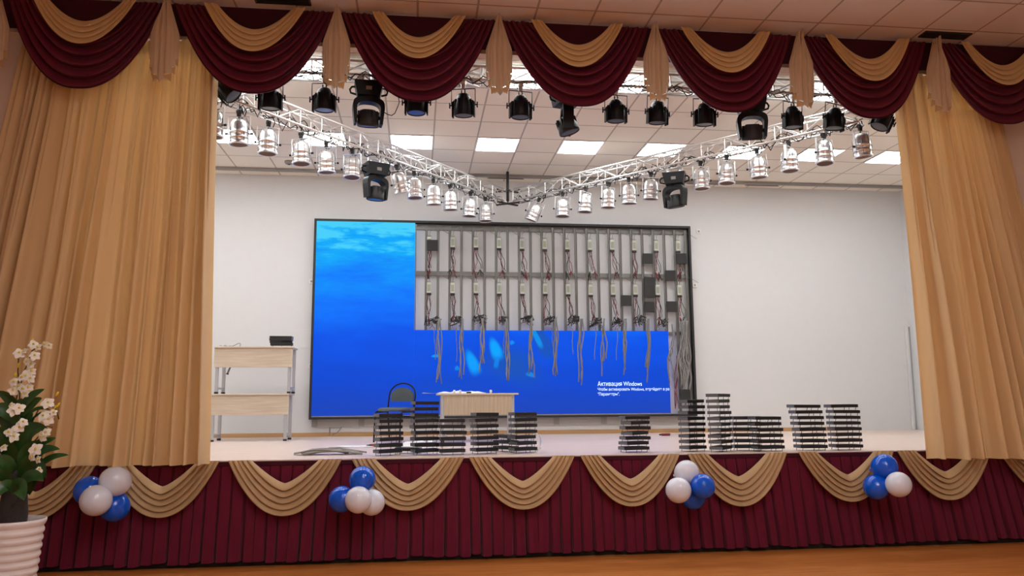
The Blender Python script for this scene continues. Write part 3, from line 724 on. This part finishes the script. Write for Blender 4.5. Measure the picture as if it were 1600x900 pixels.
# the mass of loose ribbon cable in the open bay at the right
for k in range(16):
    x0 = rnd.uniform(4.12, 4.40); zt = rnd.uniform(2.3, 2.75) if k > 6 else 2.78
    if k <= 6: x0 = 4.30+.02*k
    m = MB(); zl = rnd.uniform(1.35, 1.9)
    m.tube(wig((x0, ys_-.02-rnd.uniform(0, .04), zt), (x0+rnd.uniform(-.10, .07), ys_-.03, zl), 12, .05, rnd, .015), rnd.uniform(.009, .016), 6)
    vpart(m, 'ribbon_cable', M['ribbon'])
m = MB()
for _ in range(3): m.tube(wig((4.22, ys_-.02, 2.2), (4.2+rnd.uniform(-.05, .05), ys_-.03, 1.35), 12, .03, rnd), .007, 5)
vpart(m, 'red_wire', M['redwire'])
psu(4.33, at(1068, 597, WY).z, 1) if False else None
p = vpart(MB().box(4.30, 4.375, ys_-.02, ys_+.018, 1.56, 1.74, bev=.006), 'power_supply', M['psu'])
for px, py in ((594, 341), (787, 348), (938, 349)):
    b = at(px, py, BW); vpart(bx(b.x-.03, b.x+.03, BW-.02, BW-.003, SZ1+fw, SZ1+fw+.05), 'mounting_bracket', M['white'])
for px in (492, 565, 718, 869, 943, 1004):
    b = at(px, 660, BW); vpart(bx(b.x-.045, b.x+.045, BW-.04, BW-.031, SZ0-.15, SZ0-fw-.004), 'mounting_bracket', M['strip'])
# writing on the screen
def text(body, x, z, size, wid=None, name='screen_text', mt=None):
    cu = bpy.data.curves.new('txt', 'FONT'); cu.body = body; cu.size = size; cu.extrude = .0005
    o = bpy.data.objects.new('txt', cu); C.objects.link(o); bpy.context.view_layer.update()
    dg = bpy.context.evaluated_depsgraph_get(); me = bpy.data.meshes.new_from_object(o.evaluated_get(dg))
    C.objects.unlink(o); bpy.data.objects.remove(o)
    n = len(me.vertices); co = np.empty(n*3); me.vertices.foreach_get('co', co); co = co.reshape(-1, 3)
    ww = co[:, 0].max()-co[:, 0].min(); k = (wid/ww) if wid else 1
    co2 = np.stack([(co[:, 0]-co[:, 0].min())*k+x, np.full(n, WY-.0015)-co[:, 2], co[:, 1]+z], 1); me.vertices.foreach_set('co', co2.ravel()); me.update()
    me.materials.clear(); me.materials.append(mt or M['screentext'])
    ob = bpy.data.objects.new(name, me); C.objects.link(ob); ob.parent = vw; ob.location = off
    return ob
a = at(934, 603, WY); b = at(1003, 603, WY); text('Активация Windows', a.x, a.z, .098, b.x-a.x)
a = at(934, 610.5, WY); b = at(1045.6, 610.5, WY); text('Чтобы активировать Windows, перейдите в ра', a.x, a.z, .066, b.x-a.x)
a = at(934, 618, WY); b = at(968, 618, WY); text('"Параметры".', a.x, a.z, .066, b.x-a.x)

# bare modules clipped to the struts
mods = [(675.5, 383, 0, 'upper left corner of the open frame'), (1012.5, 404, 0, 'above the tilted pair near the right end'), (1065, 404, 0, 'top right by the frame edge'),
        (1048, 430.5, 0, 'level with the cross rail near the right end'), (1015, 441, .06, 'tilted under the cross rail'), (1015, 457, -.02, 'under the tilted one'),
        (979, 469.5, 0, 'lower row, first from the left'), (1015, 479.5, 0, 'lower row, in the middle'), (1050, 479, 0, 'lower row, next to the right frame edge'), (1071, 617, 0, 'low in the open bay beside the cables')]
mp = None
for i, (px, py, a, wh) in enumerate(mods):
    p = at(px, py, WY-.02)
    if mp is None:
        mp = thing('wall_module', '', 'display module')
        MB().box(-.088, .088, 0, .02, -.088, .088, bev=.004).build('face_plate', M['modback'], mp)
        MB().box(-.080, .080, .02, .034, -.080, .080, bev=.003).build('back_shell', M['modside'], mp)
        o = mp
    else: o = copy_tree(mp)
    o.location = p; o.rotation_euler = (0, a, 0); tag(o, f'square black display module, {wh}', 'display module', 'single modules clipped on the frame')
# cables and sockets on the wall
t = thing('wall_conduit', 'thin grey cable conduit dropping from the video wall to the skirting', 'conduit', (0, 0, 0))
a = at(516, 657, BW-.012); b = at(515, 681, BW-.012)
MB().tube([a, b], .011, 6).build('pipe', M['strip'], t)
MB().tube([at(537, 657, BW-.02), at(535, 666, BW-.02), at(528, 675, BW-.02), at(519, 680, BW-.02)], .007, 6).build('cable', M['strip'], t)
for (px, py, lab) in ((486, 572, 'small white wall socket left of the video wall'), (1091, 362, 'small white wall box right of the top frame corner'), (1085, 446, 'small grey wall box right of the video wall'), (487, 440, 'small grey wall box left of the video wall near its middle')):
    p = at(px, py, BW); t = thing('wall_socket', lab, 'socket', (p.x, BW, p.z))
    MB().box(-.04, .04, -.025, -.001, -.04, .04, bev=.008).build('plate', M['white'], t)
    MB().box(-.016, .016, -.028, -.024, -.016, .016, bev=.003).build('insert', M['strip'], t)

# ------------------------------------------------------------------ furniture on stage
def desk(name, label, x0, x1, y, z0, h, depth, mod_h, legw=.042, over=.0, m=None, group=None, legin=.0):
    t = thing(name, label, 'table', ((x0+x1)/2, y, z0), 0, group); W = (x1-x0)/2
    MB().box(-W-over, W+over, -.02, depth, h-.022, h, bev=.004).build('tabletop', M['desk'], t)
    MB().box(-W+.0+legin, W-legin, .0, .016, h-.022-mod_h, h-.023, bev=.003).build('modesty_panel', m or M['desk'], t)
    for sx in (-1, 1):
        for yy in (.04, depth-.06):
            xx = sx*(W-legin-.04) if not legin else sx*(W-.03-legin/2)
            L = MB().box(xx-legw/2, xx+legw/2, yy-legw/2, yy+legw/2, .025, h-.023, bev=.004).build('leg', M['deskleg'], t)
            MB().box(xx-legw/2-.003, xx+legw/2+.003, yy-legw/2-.003, yy+legw/2+.003, 0, .026, bev=.003).build('foot_cap', M['blackmat'], L)
        MB().box(sx*(W-legin-.04)-.012, sx*(W-legin-.04)+.012, .055, depth-.075, .06, .085).build('side_rail', M['deskleg'], t)
    return t
TH = .655
ax0, ax1 = at(329, 600, 11.4).x, at(452, 600, 11.4).x
desk('school_table', 'oak table with grey metal legs standing on the floor at the left, under another table', ax0, ax1, 11.4, SZ, TH, .5, .27, m=M['desk'], group='stacked tables at the left')
desk('school_table', 'oak table with grey metal legs stacked on top of another table at the left', ax0+.03, ax1+.03, 11.4, SZ+TH+.001, TH, .5, .27, group='stacked tables at the left')
cy = 10.5; cx0, cx1 = at(683, 615, cy).x, at(810, 615, cy).x
CH = at(740, 614.5, cy).z-SZ
desk('school_table', 'oak table with papers on top in front of the video wall', cx0, cx1, cy, SZ, CH, .55, .26, m=M['deskv'], legin=.09)
# chair
def chair():
    p = at(630, 682, 10.95); k = .79
    t = thing('chair', 'dark padded metal chair with rounded back behind the module stacks', 'chair', (at(617, 640, 10.9).x, 10.9, SZ), 0)
    # local: y- is the front of the seat; the chair faces away to the camera's left
    MB().lathe([(0, 0)]*1+[(0, 0)], 3) if False else None
    def pad(u, v):
        a = 2*PI*u; c, s_ = math.cos(a), math.sin(a); rr = v if v < 1 else 1
        return (0, 0, 0)
    S = MB(); out = [(.2*math.copysign(abs(math.cos(2*PI*k/24))**.5, math.cos(2*PI*k/24)), .2*math.copysign(abs(math.sin(2*PI*k/24))**.5, math.sin(2*PI*k/24))) for k in range(24)]
    n = 24; vs = []
    for sc, z in ((.94, .405), (1, .415), (1, .435), (.9, .452), (.5, .458)): vs += [(x*sc, y*sc, z) for x, y in out]
    S.add(vs, [(j*n+i, j*n+(i+1) % n, (j+1)*n+(i+1) % n, (j+1)*n+i) for j in range(4) for i in range(n)]+[tuple(range(n))[::-1], tuple(range(4*n, 5*n))], True)
    S.build('seat', M['chairpad'], t)
    # back frame: one bent tube, arch over the back pad
    pts = [(-.20, .17, .40)]+[(-.20*math.cos(PI*a/12)*(1 if a else 1), .215+.03*math.sin(PI*a/12), .62+.165*math.sin(PI*a/12)) for a in range(13)]+[(.20, .17, .40)]
    MB().tube(pts, .011, 8).build('back_frame', M['black'], t)
    poly = [(-.165, .535), (.165, .535), (.175, .60)]+[(.175*math.cos(PI*a/10), .60+.125*math.sin(PI*a/10)) for a in range(1, 10)]+[(-.175, .60)]
    MB().prism(poly, 'y', .205, .235).build('backrest', M['chairpad'], t)
    for s_ in (-1, 1):
        MB().tube([(s_*.20, .17, .40), (s_*.195, .20, .2), (s_*.20, .24, 0)], .011, 8).build('leg', M['black'], t)
        MB().tube([(s_*.19, -.10, .40), (s_*.19, -.175, .395), (s_*.19, -.20, .37), (s_*.19, -.225, 0)], .011, 8).build('leg', M['black'], t)
        MB().tube([(s_*.19, -.18, .395), (s_*.20, .18, .395)], .010, 8).build('side_rail', M['black'], t)
    MB().tube([(-.19, -.19, .33), (.19, -.19, .33)], .009, 8).build('stretcher', M['black'], t)
    MB().tube([(-.19, .19, .33), (.19, .19, .33)], .009, 8).build('stretcher', M['black'], t)
    t.rotation_euler = (0, 0, -.45)
    return t
chair()

# ------------------------------------------------------------------ LED modules in stacks
def led_module():
    t = thing('display_module', '', 'display module')
    MB().box(-.16, .16, -.08, .08, .003, .033, bev=.001).build('pixel_face', M['modtop'], t)
    m = MB(); m.box(-.157, .157, -.078, -.070, 0, .022); m.box(-.157, .157, .070, .078, 0, .022)
    m.box(-.04, .04, -.07, .07, .006, .022); m.build('housing', M['modside'], t)
    MB().box(-.165, -.1605, -.078, .078, .001, .032).build('lit_end_face', M['modlit'], t); MB().box(.1605, .165, -.078, .078, .001, .032).build('lit_end_face', M['modlit'], t)  # thin plates added so the module ends look lit
    for px_, py_ in ((-.135, -.066), (.0, -.066), (.135, -.066), (-.135, .066), (.135, .066)):
        MB().tube([(px_, py_, -.026), (px_+.006, py_, 0)], .0035, 5).build('pin', M['pin'], t)
    return t
lm = led_module(); used = 0; PITCHZ = .0605
def stack(pxl, pxr, pybot, n, desc, yaw, zb=SZ, Y=None, lean=0., jit=.03, pitch=PITCHZ, seed=0, wob=.012, tops=None, sc=.95):
    global used
    rnd = random.Random(seed); c = atz((pxl+pxr)/2, pybot, zb)
    if Y is not None: c = Vector((at((pxl+pxr)/2, pybot, Y).x, Y, zb))
    for k in range(n):
        o = lm if used == 0 else copy_tree(lm); used += 1
        f = k/max(1, n-1)
        o.location = (c.x-lean*f+rnd.uniform(-wob, wob)*.6, c.y+rnd.uniform(-wob, wob), zb+.026+k*pitch)
        o.scale = (sc, sc, 1)
        o.rotation_euler = (rnd.uniform(-.0, .0), rnd.uniform(-.012, .012), yaw+rnd.uniform(-jit, jit)+(tops*f if tops else 0))
        tag(o, f'black module in {desc}, {ORD[k]} from bottom' if k < n-1 else f'black module on top of {desc}', 'display module', 'loose display modules in stacks')
stack(585, 628, 713, 7, 'the leftmost stack below the chair', .50, Y=8.30, seed=1, sc=.82)
stack(641, 685, 712, 9, 'the tall stack left of the table', .35, Y=8.32, seed=2, sc=.82)
stack(625, 652, 712, 1, 'the floor between the two leftmost stacks', -.2, Y=8.56, seed=3, sc=.82)
stack(690, 724, 711, 6, 'the short stack by the left table leg', .10, Y=8.26, seed=4, wob=.02, sc=.80)
stack(736, 777, 710, 7, 'the neat stack before the table middle', .42, Y=8.34, seed=5, sc=.82)
stack(797, 836, 709, 7, 'the wobbly stack by the right table leg', .50, Y=8.36, seed=6, jit=.14, wob=.02, sc=.84)
stack(775, 806, 706, 3, 'the low stack left of the wobbly one', -.9, Y=8.62, seed=7, jit=.2, sc=.82)
stack(970, 1016, 708, 7, 'the untidy stack under the screen text', .45, Y=8.22, seed=8, jit=.30, wob=.03, sc=.9, pitch=.053)
stack(1062, 1104, 706, 9, 'the tall stack at the video wall corner', .55, Y=8.24, seed=9, sc=.86)
stack(1105, 1148, 705, 10, 'the tallest stack', .80, Y=8.14, seed=10, jit=.06, lean=.01, sc=.9)
stack(1147, 1189, 703, 6, 'the left half of the low double stack', -.15, Y=8.26, seed=11)
stack(1178, 1222, 703, 6, 'the right half of the low double stack', .12, Y=8.10, seed=12, lean=.03)
stack(1246, 1289, 702, 8, 'the leaning stack left of the rightmost', .06, Y=8.12, lean=.05, seed=13)
stack(1301, 1345, 701, 8, 'the rightmost stack', .03, Y=8.12, lean=.03, seed=14)
p = at(440, 535, 11.55)
stack(430, 450, 535, 4, 'the small pile on the upper table', .05, zb=SZ+2*TH+.002, Y=11.6, seed=15, pitch=.033, jit=.08)

# ------------------------------------------------------------------ small items on stage
def crumple(name, label, cat, c, rx, ry, h, mt, seed, group=None):
    rnd = random.Random(seed); a1, a2 = rnd.uniform(0, 6), rnd.uniform(0, 6)
    def fn(u, v):
        x = (u-.5)*2; y = (v-.5)*2; e = max(0, 1-max(abs(x), abs(y))**3)
        return (c[0]+x*rx*(1+.15*math.sin(3*y+a1)), c[1]+y*ry*(1+.2*math.sin(4*x+a2)), c[2]+.002+h*e*(.45+.3*math.sin(9*x+a1+3*y)+.25*math.sin(13*y+a2+5*x)))
    o = MB().grid(fn, 26, 14).build(name, mt); return tag(o, label, cat, group)
p = atz(503, 709, SZ)
t = thing('cable_heap', 'heap of flat grey ribbon cables on the stage floor at the left', 'cables', (p.x, 8.55, SZ)); rnd = random.Random(5)
for k in range(9):
    m = MB(); x0 = rnd.uniform(-.28, -.1); pts = []
    for i in range(10):
        f = i/9; pts.append((x0+f*rnd.uniform(.5, .62)*1.0, -.12+.03*k+.02*math.sin(5*f+k), .012+.035*math.sin(PI*f)*(1+.4*math.sin(k*2))))
    m.tube(pts, .02, 6, flat=.45); m.build('ribbon_cable', M['clothgrey'], t)
def sheet(name, label, cat, cx_, cy_, z, wx, wy, rz, mt, curl=.01):
    c, s_ = math.cos(rz), math.sin(rz)
    def fn(u, v):
        x = (u-.5)*wx; y = (v-.5)*wy; return (cx_+x*c-y*s_, cy_+x*s_+y*c, z+.003+curl*(u-.5)**2*4*(.5+.5*math.sin(3*v+1)))
    o = MB().grid(fn, 8, 8).build(name, mt); return tag(o, label, cat)
sheet('paper_sheet', 'white sheet of paper on the floor left of the leftmost module stack', 'paper', at(560, 692, 9.9).x, 9.9, SZ, .5, .35, .1, M['paper'])
sheet('paper_sheet', 'wide white wrapping sheet on the floor below the table', 'paper', at(650, 692, 9.9).x, 9.9, SZ, .95, .5, -.05, M['paper'], .03)
crumple('plastic_wrap', 'crumpled white plastic wrap on the floor near the chair leg', 'wrap', (at(655, 687, 9.9).x, 9.85, SZ), .22, .12, .08, M['paper'], 4)
t = thing('pliers', 'red handled tool lying on the white paper sheet', 'tool', (at(580, 690, 9.8).x, 9.82, SZ+.006), .2)
for s_ in (-1, 1): MB().tube([(0, 0, .014), (.07, s_*.022, .016), (.15, s_*.03, .012)], .012, 6).build('handle', M['red'], t)
MB().tube([(-.06, 0, .012), (0, 0, .014)], [.004, .013], 6).build('jaws', M['darkmetal'], t)
t = thing('tape_roll', 'small dark red item on the floor near the back wall', 'tool', (at(1040, 677, 11.6).x, 11.6, SZ))
MB().box(-.07, .07, -.02, .02, 0, .035, bev=.01).build('body', M['redwire'], t); MB().box(-.1, -.07, -.012, .012, .005, .028, bev=.006).build('tip', M['blackmat'], t)
t = thing('cable_coil', 'loop of white and pale blue cable on the floor beside the wobbly stack', 'cable', (at(838, 690, 8.6).x, 8.62, SZ))
for q, mt in enumerate((M['white'], M['blueplastic'])):
    MB().tube([((.045+.008*q)*math.cos(a*PI/10), .01*q+.01*math.sin(a), .10+.09*math.sin(a*PI/10)) for a in range(21)], .006, 6, False).build('loop', mt, t)
MB().tube([(.0, 0, .004), (.03, 0, .01), (.05, 0, .03), (.04, 0, .06)], .006, 6).build('tail', M['white'], t)
# on the centre table
tz = SZ+CH
crumple('paper_pile', 'loose white papers spread on the table before the screen', 'paper', (at(720, 612, cy+.2).x, cy+.17, tz), .30, .15, .035, M['paper'], 12)
sheet('paper_sheet', 'white sheet of paper hanging over the left end of the table', 'paper', at(677, 613, cy+.2).x, cy+.15, tz, .28, .28, .1, M['paper'], .01)
t = thing('tape_dispenser', 'small black box near the front edge of the table', 'tool', (at(733, 612, cy).x, cy+.02, tz))
MB().box(-.03, .03, 0, .05, 0, .022, bev=.004).build('body', M['blackmat'], t); MB().box(-.034, -.03, .01, .04, .004, .018).build('cap', M['darkmetal'], t)
for px, lab in ((709, 'white plastic cup-like part standing among the papers'), (718, 'smaller white plastic part beside the papers'), (765, 'tiny white clip at the right of the papers')):
    q = at(px, 610, cy+.2); t = thing('plastic_part', lab, 'part', (q.x, cy+.03, tz), 0, 'white plastic bits on the table')
    MB().lathe([(0, 0), (.014, 0), (.017, .03), (.012, .045), (0, .045)], 10).build('body', M['white'], t)
# on the upper stacked table
z2 = SZ+2*TH+.001
crumple('grey_rag', 'grey folded rag on the upper stacked table', 'cloth', (at(352, 534, 11.6).x, 11.58, z2), .10, .08, .03, M['clothgrey'], 3)
t = thing('wire_loop', 'small loop of pale wire beside the rag on the upper table', 'cable', (at(371, 534, 11.6).x, 11.55, z2+.006))
MB().tube([(-.1, 0, 0), (-.04, 0, .012), (.02, 0, .045), (.045, 0, .05), (.055, 0, .03), (.045, 0, .0)], .006, 6).build('wire', M['clothgrey'], t)
t = thing('hanging_strap', 'short grey strap hanging under the upper stacked table', 'strap', (at(358, 566, 11.4).x, 11.5, z2-.27))
MB().box(-.012, .012, 0, .006, -.11, .25, mtx=Matrix.Rotation(.35, 4, 'Y')).build('strap', M['strut'], t)
MB().box(-.016, .016, -.003, .009, -.125, -.105, mtx=Matrix.Rotation(.35, 4, 'Y')).build('buckle', M['darkmetal'], t)

# ------------------------------------------------------------------ balloons
def balloon(px, py, rpx, Y, col, lab, ang):
    c = at(px, py, Y); r = rpx*(Y*1.02)/FPX
    t = thing('balloon', lab, 'balloon', c, 0, 'blue and white balloon bunches')
    prof = []
    for k in range(0, 21):
        a = PI*k/20; z = math.cos(a)*r*(1.04 if a < PI/2 else 1.0); rr = math.sin(a)*r
        if a > PI*.55: z -= r*.10*((a/PI-.55)/.45)**2
        prof.append((max(rr, .001), z))
    mt = Matrix.Rotation(1.15, 4, 'X') @ Matrix.Rotation(ang[0]*.3, 4, 'Y')
    MB().lathe(prof, 32, mtx=mt).build('skin', col, t)
    MB().lathe([(.004, -r*1.08), (.006, -r*1.13), (.014, -r*1.18)], 10, mtx=mt).build('knot', col, t)
Bm, Wm = M['balloonB'], M['balloonW']
for px, py, r, Y, m_, lab, a in (
    (139, 767, 20.5, 7.60, Bm, 'blue balloon at the left of the bunch beside the plant', (.9, -.6)), (180, 752, 21, 7.50, Wm, 'upper white balloon in the bunch beside the plant', (-2.6, -.5)),
    (150, 782, 21.5, 7.36, Wm, 'lower white balloon in the bunch beside the plant', (.8, -1.8)), (179, 792, 20.5, 7.56, Bm, 'blue balloon at the bottom right of the bunch beside the plant', (-.8, -.7)),
    (566, 749, 19, 7.46, Bm, 'blue balloon on top of the bunch under the leftmost module stack', (3., -.3)), (534, 780, 19, 7.52, Bm, 'blue balloon at the left of the bunch under the leftmost module stack', (1.5, -.4)),
    (560, 781, 19.5, 7.34, Wm, 'front white balloon of the bunch under the leftmost module stack', (0, -1.7)), (581, 785, 19, 7.58, Wm, 'rear white balloon of the bunch under the leftmost module stack', (-1.2, -.5)),
    (1073, 738, 18.5, 7.50, Wm, 'upper white balloon in the bunch right of the screen text', (2.8, -.4)), (1060, 766, 19.5, 7.36, Wm, 'lower white balloon in the bunch right of the screen text', (1.0, -1.5)),
    (1098, 760, 19, 7.38, Bm, 'front blue balloon in the bunch right of the screen text', (-1.4, -1.2)), (1083, 777, 18.5, 7.58, Bm, 'rear blue balloon at the bottom of the bunch right of the screen text', (0, -.5)),
    (1382, 729, 19.5, 7.48, Bm, 'upper blue balloon in the bunch near the right curtain', (2.9, -.4)), (1369, 761, 19.5, 7.50, Bm, 'lower blue balloon in the bunch near the right curtain', (.9, -.7)),
    (1404, 757, 19.8, 7.32, Wm, 'white balloon in the bunch near the right curtain', (-1.2, -1.))):
    balloon(px, py, r, Y, m_, lab, a)

# ------------------------------------------------------------------ potted orchid
PY = 6.0; pc = at(19, 820, PY); pt_z = at(19, 817, PY-.17).z
px0 = pc.x; rim = 42/FPX*PY*1.02; k_ = rim
pl = thing('potted_orchid', 'tall artificial orchid with dark leaves and white flowers in a white ribbed pot', 'potted plant', (px0, PY, 0))
prof = [(0, .0), (rim*.66, 0), (rim*.68, .02)]
nr = 12
for i in range(nr):
    f0 = i/nr; z0 = .03+(pt_z-.08)*f0; z1 = .03+(pt_z-.08)*(i+1)/nr; r0 = rim*(.68+.24*f0)
    prof += [(r0, z0), (r0+.011, z0+(z1-z0)*.35), (r0+.011, z0+(z1-z0)*.6), (r0+.002, z1-.002)]
prof += [(rim*.93, pt_z-.045), (rim*.98, pt_z-.03), (rim, pt_z-.015), (rim, pt_z), (rim-.012, pt_z+.002), (rim-.02, pt_z-.03), (rim-.03, pt_z-.08)]
MB().lathe(prof, 40).build('pot', M['pot'], pl)
MB().lathe([(rim-.028, pt_z-.07), (.1, pt_z-.05), (0.001, pt_z-.045)], 24).build('soil', M['soil'], pl)
ztr = at(18, 740, PY).z
MB().lathe([(.085, pt_z-.05), (.092, pt_z+.04), (.080, (pt_z+ztr)/2), (.07, ztr-.05), (.045, ztr+.03), (.02, ztr+.10)], 14).build('trunk', M['trunk'], pl)
def P(px, py, dy=0): v = at(px, py, PY+dy); return v-Vector((px0, PY, 0))
rnd = random.Random(77)
def leaf(p0, p1, p2, wpx, d0, d2, tw):
    a, b, c = P(*p0, d0), P(*p1, (d0+d2)/2-.03), P(*p2, d2); w_ = wpx/FPX*PY
    m = MB()
    def fn(u, v):
        q = a*(1-v)**2+b*2*v*(1-v)+c*v*v; d = ((b-a)*(1-v)+(c-b)*v).normalized()
        sd = d.cross(Vector((0, -1, 0))).normalized(); nn = sd.cross(d).normalized()
        s_ = (u-.5)*2; ww = w_*.5*(math.sin(PI*min(1, .10+.90*v))**.7)
        ct, st = math.cos(tw), math.sin(tw)
        return tuple(q+(sd*ct+nn*st)*s_*ww+nn*(.22*abs(s_)*ww+.05*ww*math.sin(9*v+s_)))
    m.grid(fn, 6, 16); m.build('leaf', M['leaf'], pl)
LV = [((40, 720), (26, 664), (74, 668), 28, -.02, -.12, .2), ((42, 745), (40, 700), (66, 690), 26, 0, -.10, -.3), ((46, 700), (60, 692), (88, 684), 14, -.02, -.06, .5), ((50, 728), (58, 694), (94, 702), 15, -.03, -.12, .4),
      ((52, 742), (70, 708), (108, 711), 11, -.02, -.14, .5), ((36, 640), (40, 618), (70, 608), 13, -.02, -.05, .2), ((34, 650), (48, 626), (66, 622), 13, 0, -.03, -.3), ((40, 660), (50, 630), (78, 640), 9, -.04, -.1, .8),
      ((42, 668), (60, 634), (88, 650), 8, -.03, -.12, .9), ((34, 745), (56, 700), (72, 748), 26, -.05, -.16, -.2), ((30, 760), (50, 730), (68, 752), 18, -.08, -.2, .4), ((26, 770), (30, 745), (38, 782), 24, -.10, -.22, .1),
      ((28, 650), (20, 618), (-6, 612), 15, 0, -.05, .1), ((26, 660), (6, 628), (-10, 642), 20, -.02, -.08, -.3), ((24, 690), (14, 648), (-8, 650), 22, .02, .02, .3), ((22, 700), (0, 664), (-16, 690), 24, -.02, -.08, .0),
      ((24, 720), (10, 686), (-12, 706), 26, -.04, -.12, .2), ((22, 735), (4, 712), (-14, 728), 22, -.06, -.16, -.3), ((22, 756), (2, 730), (-16, 752), 20, -.06, -.18, .3), ((26, 770), (10, 745), (-4, 778), 18, -.08, -.2, .0),
      ((34, 700), (30, 655), (52, 646), 24, .05, .06, .1), ((30, 690), (22, 650), (34, 622), 26, .05, .08, -.2), ((36, 740), (26, 700), (44, 676), 30, .02, .02, .4), ((30, 752), (10, 718), (22, 690), 28, .02, .0, -.4),
      ((40, 752), (54, 722), (60, 700), 24, .03, .03, .0), ((14, 750), (8, 715), (18, 705), 24, .04, .04, .0), ((38, 690), (46, 660), (38, 634), 20, .06, .08, .0), ((20, 668), (10, 640), (14, 628), 22, .06, .08, .0),
      ((44, 772), (52, 744), (60, 740), 14, -.02, -.1, .0), ((12, 775), (0, 755), (-8, 770), 16, -.02, -.1, .0)]
for a_ in LV: leaf(*a_)
def flower(p, s, parent, seed):
    rnd = random.Random(seed); f = Vector((rnd.uniform(-.6, .6), -1, rnd.uniform(-.1, .6))).normalized(); a = f.cross(Vector((0, 0, 1))).normalized(); b = a.cross(f)
    m = MB()
    for k in range(5):
        t_ = 2*PI*k/5+rnd.uniform(-.2, .2); d = a*math.cos(t_)+b*math.sin(t_); e = d.cross(f); q = s*rnd.uniform(.85, 1.15)
        def fn(u, v, d=d, e=e, q=q):
            w_ = q*.42*math.sin(PI*min(1, .08+.92*v))**.8; return tuple(Vector(p)+d*(q*v)+e*((u-.5)*2*w_)+f*(q*(.35*v-.25*v*v*2)+.12*q*abs(u-.5)))
        m.grid(fn, 4, 6)
    o = m.build('flower', M['petal'], parent)
    MB().lathe([(.001, .012), (.007, .006), (.008, 0), (.001, -.004)], 8, mtx=Matrix.Translation(Vector(p)+f*.008)).build('flower_centre', M['bud'], o)
stems = [[(28, 735), (30, 660), (31, 610), (36, 585), (44, 566), (50, 548), (60, 542), (72, 538)], [(34, 700), (50, 660), (60, 640), (72, 632), (86, 636), (92, 655)], [(20, 700), (22, 640), (30, 605), (28, 580), (29, 560)], [(44, 700), (62, 680), (70, 665), (82, 668)]]
for i, s_ in enumerate(stems): MB().tube([P(x, y, -.05*(i % 2)) for x, y in s_], .0045, 6).build('flower_stem', M['stem'], pl)
FL = [(30, 552, .03), (38, 549, .02), (52, 539, .028), (60, 543, .02), (70, 538, .02), (77, 541, .018), (54, 556, .026), (42, 565, .022), (49, 570, .024), (50, 580, .024), (40, 587, .028), (48, 592, .024), (34, 590, .02), (22, 597, .028), (30, 604, .024), (20, 610, .026), (36, 608, .024), (45, 606, .026), (40, 616, .024),
      (22, 642, .034), (30, 638, .028), (18, 634, .02), (30, 668, .03), (36, 660, .026), (75, 630, .03), (68, 650, .032), (76, 655, .03), (84, 645, .02), (66, 682, .03), (72, 676, .024), (56, 702, .034), (50, 714, .026), (60, 718, .02), (22, 682, .028), (14, 676, .024), (62, 734, .018), (6, 700, .02)]
for i, (x, y, s_) in enumerate(FL): flower(P(x, y, -.15-.004*(i % 7)), s_*1.45, pl, i)
for i, (x, y) in enumerate(((51, 533), (29, 571), (24, 586), (89, 616), (91, 633), (86, 637))):
    p = P(x, y, -.09); MB().lathe([(.001, .022), (.008, .012), (.009, 0), (.004, -.014), (.001, -.018)], 8, mtx=Matrix.Translation(p) @ Matrix.Rotation(.5 if i > 2 else .1, 4, 'Y')).build('bud', M['bud'], pl)
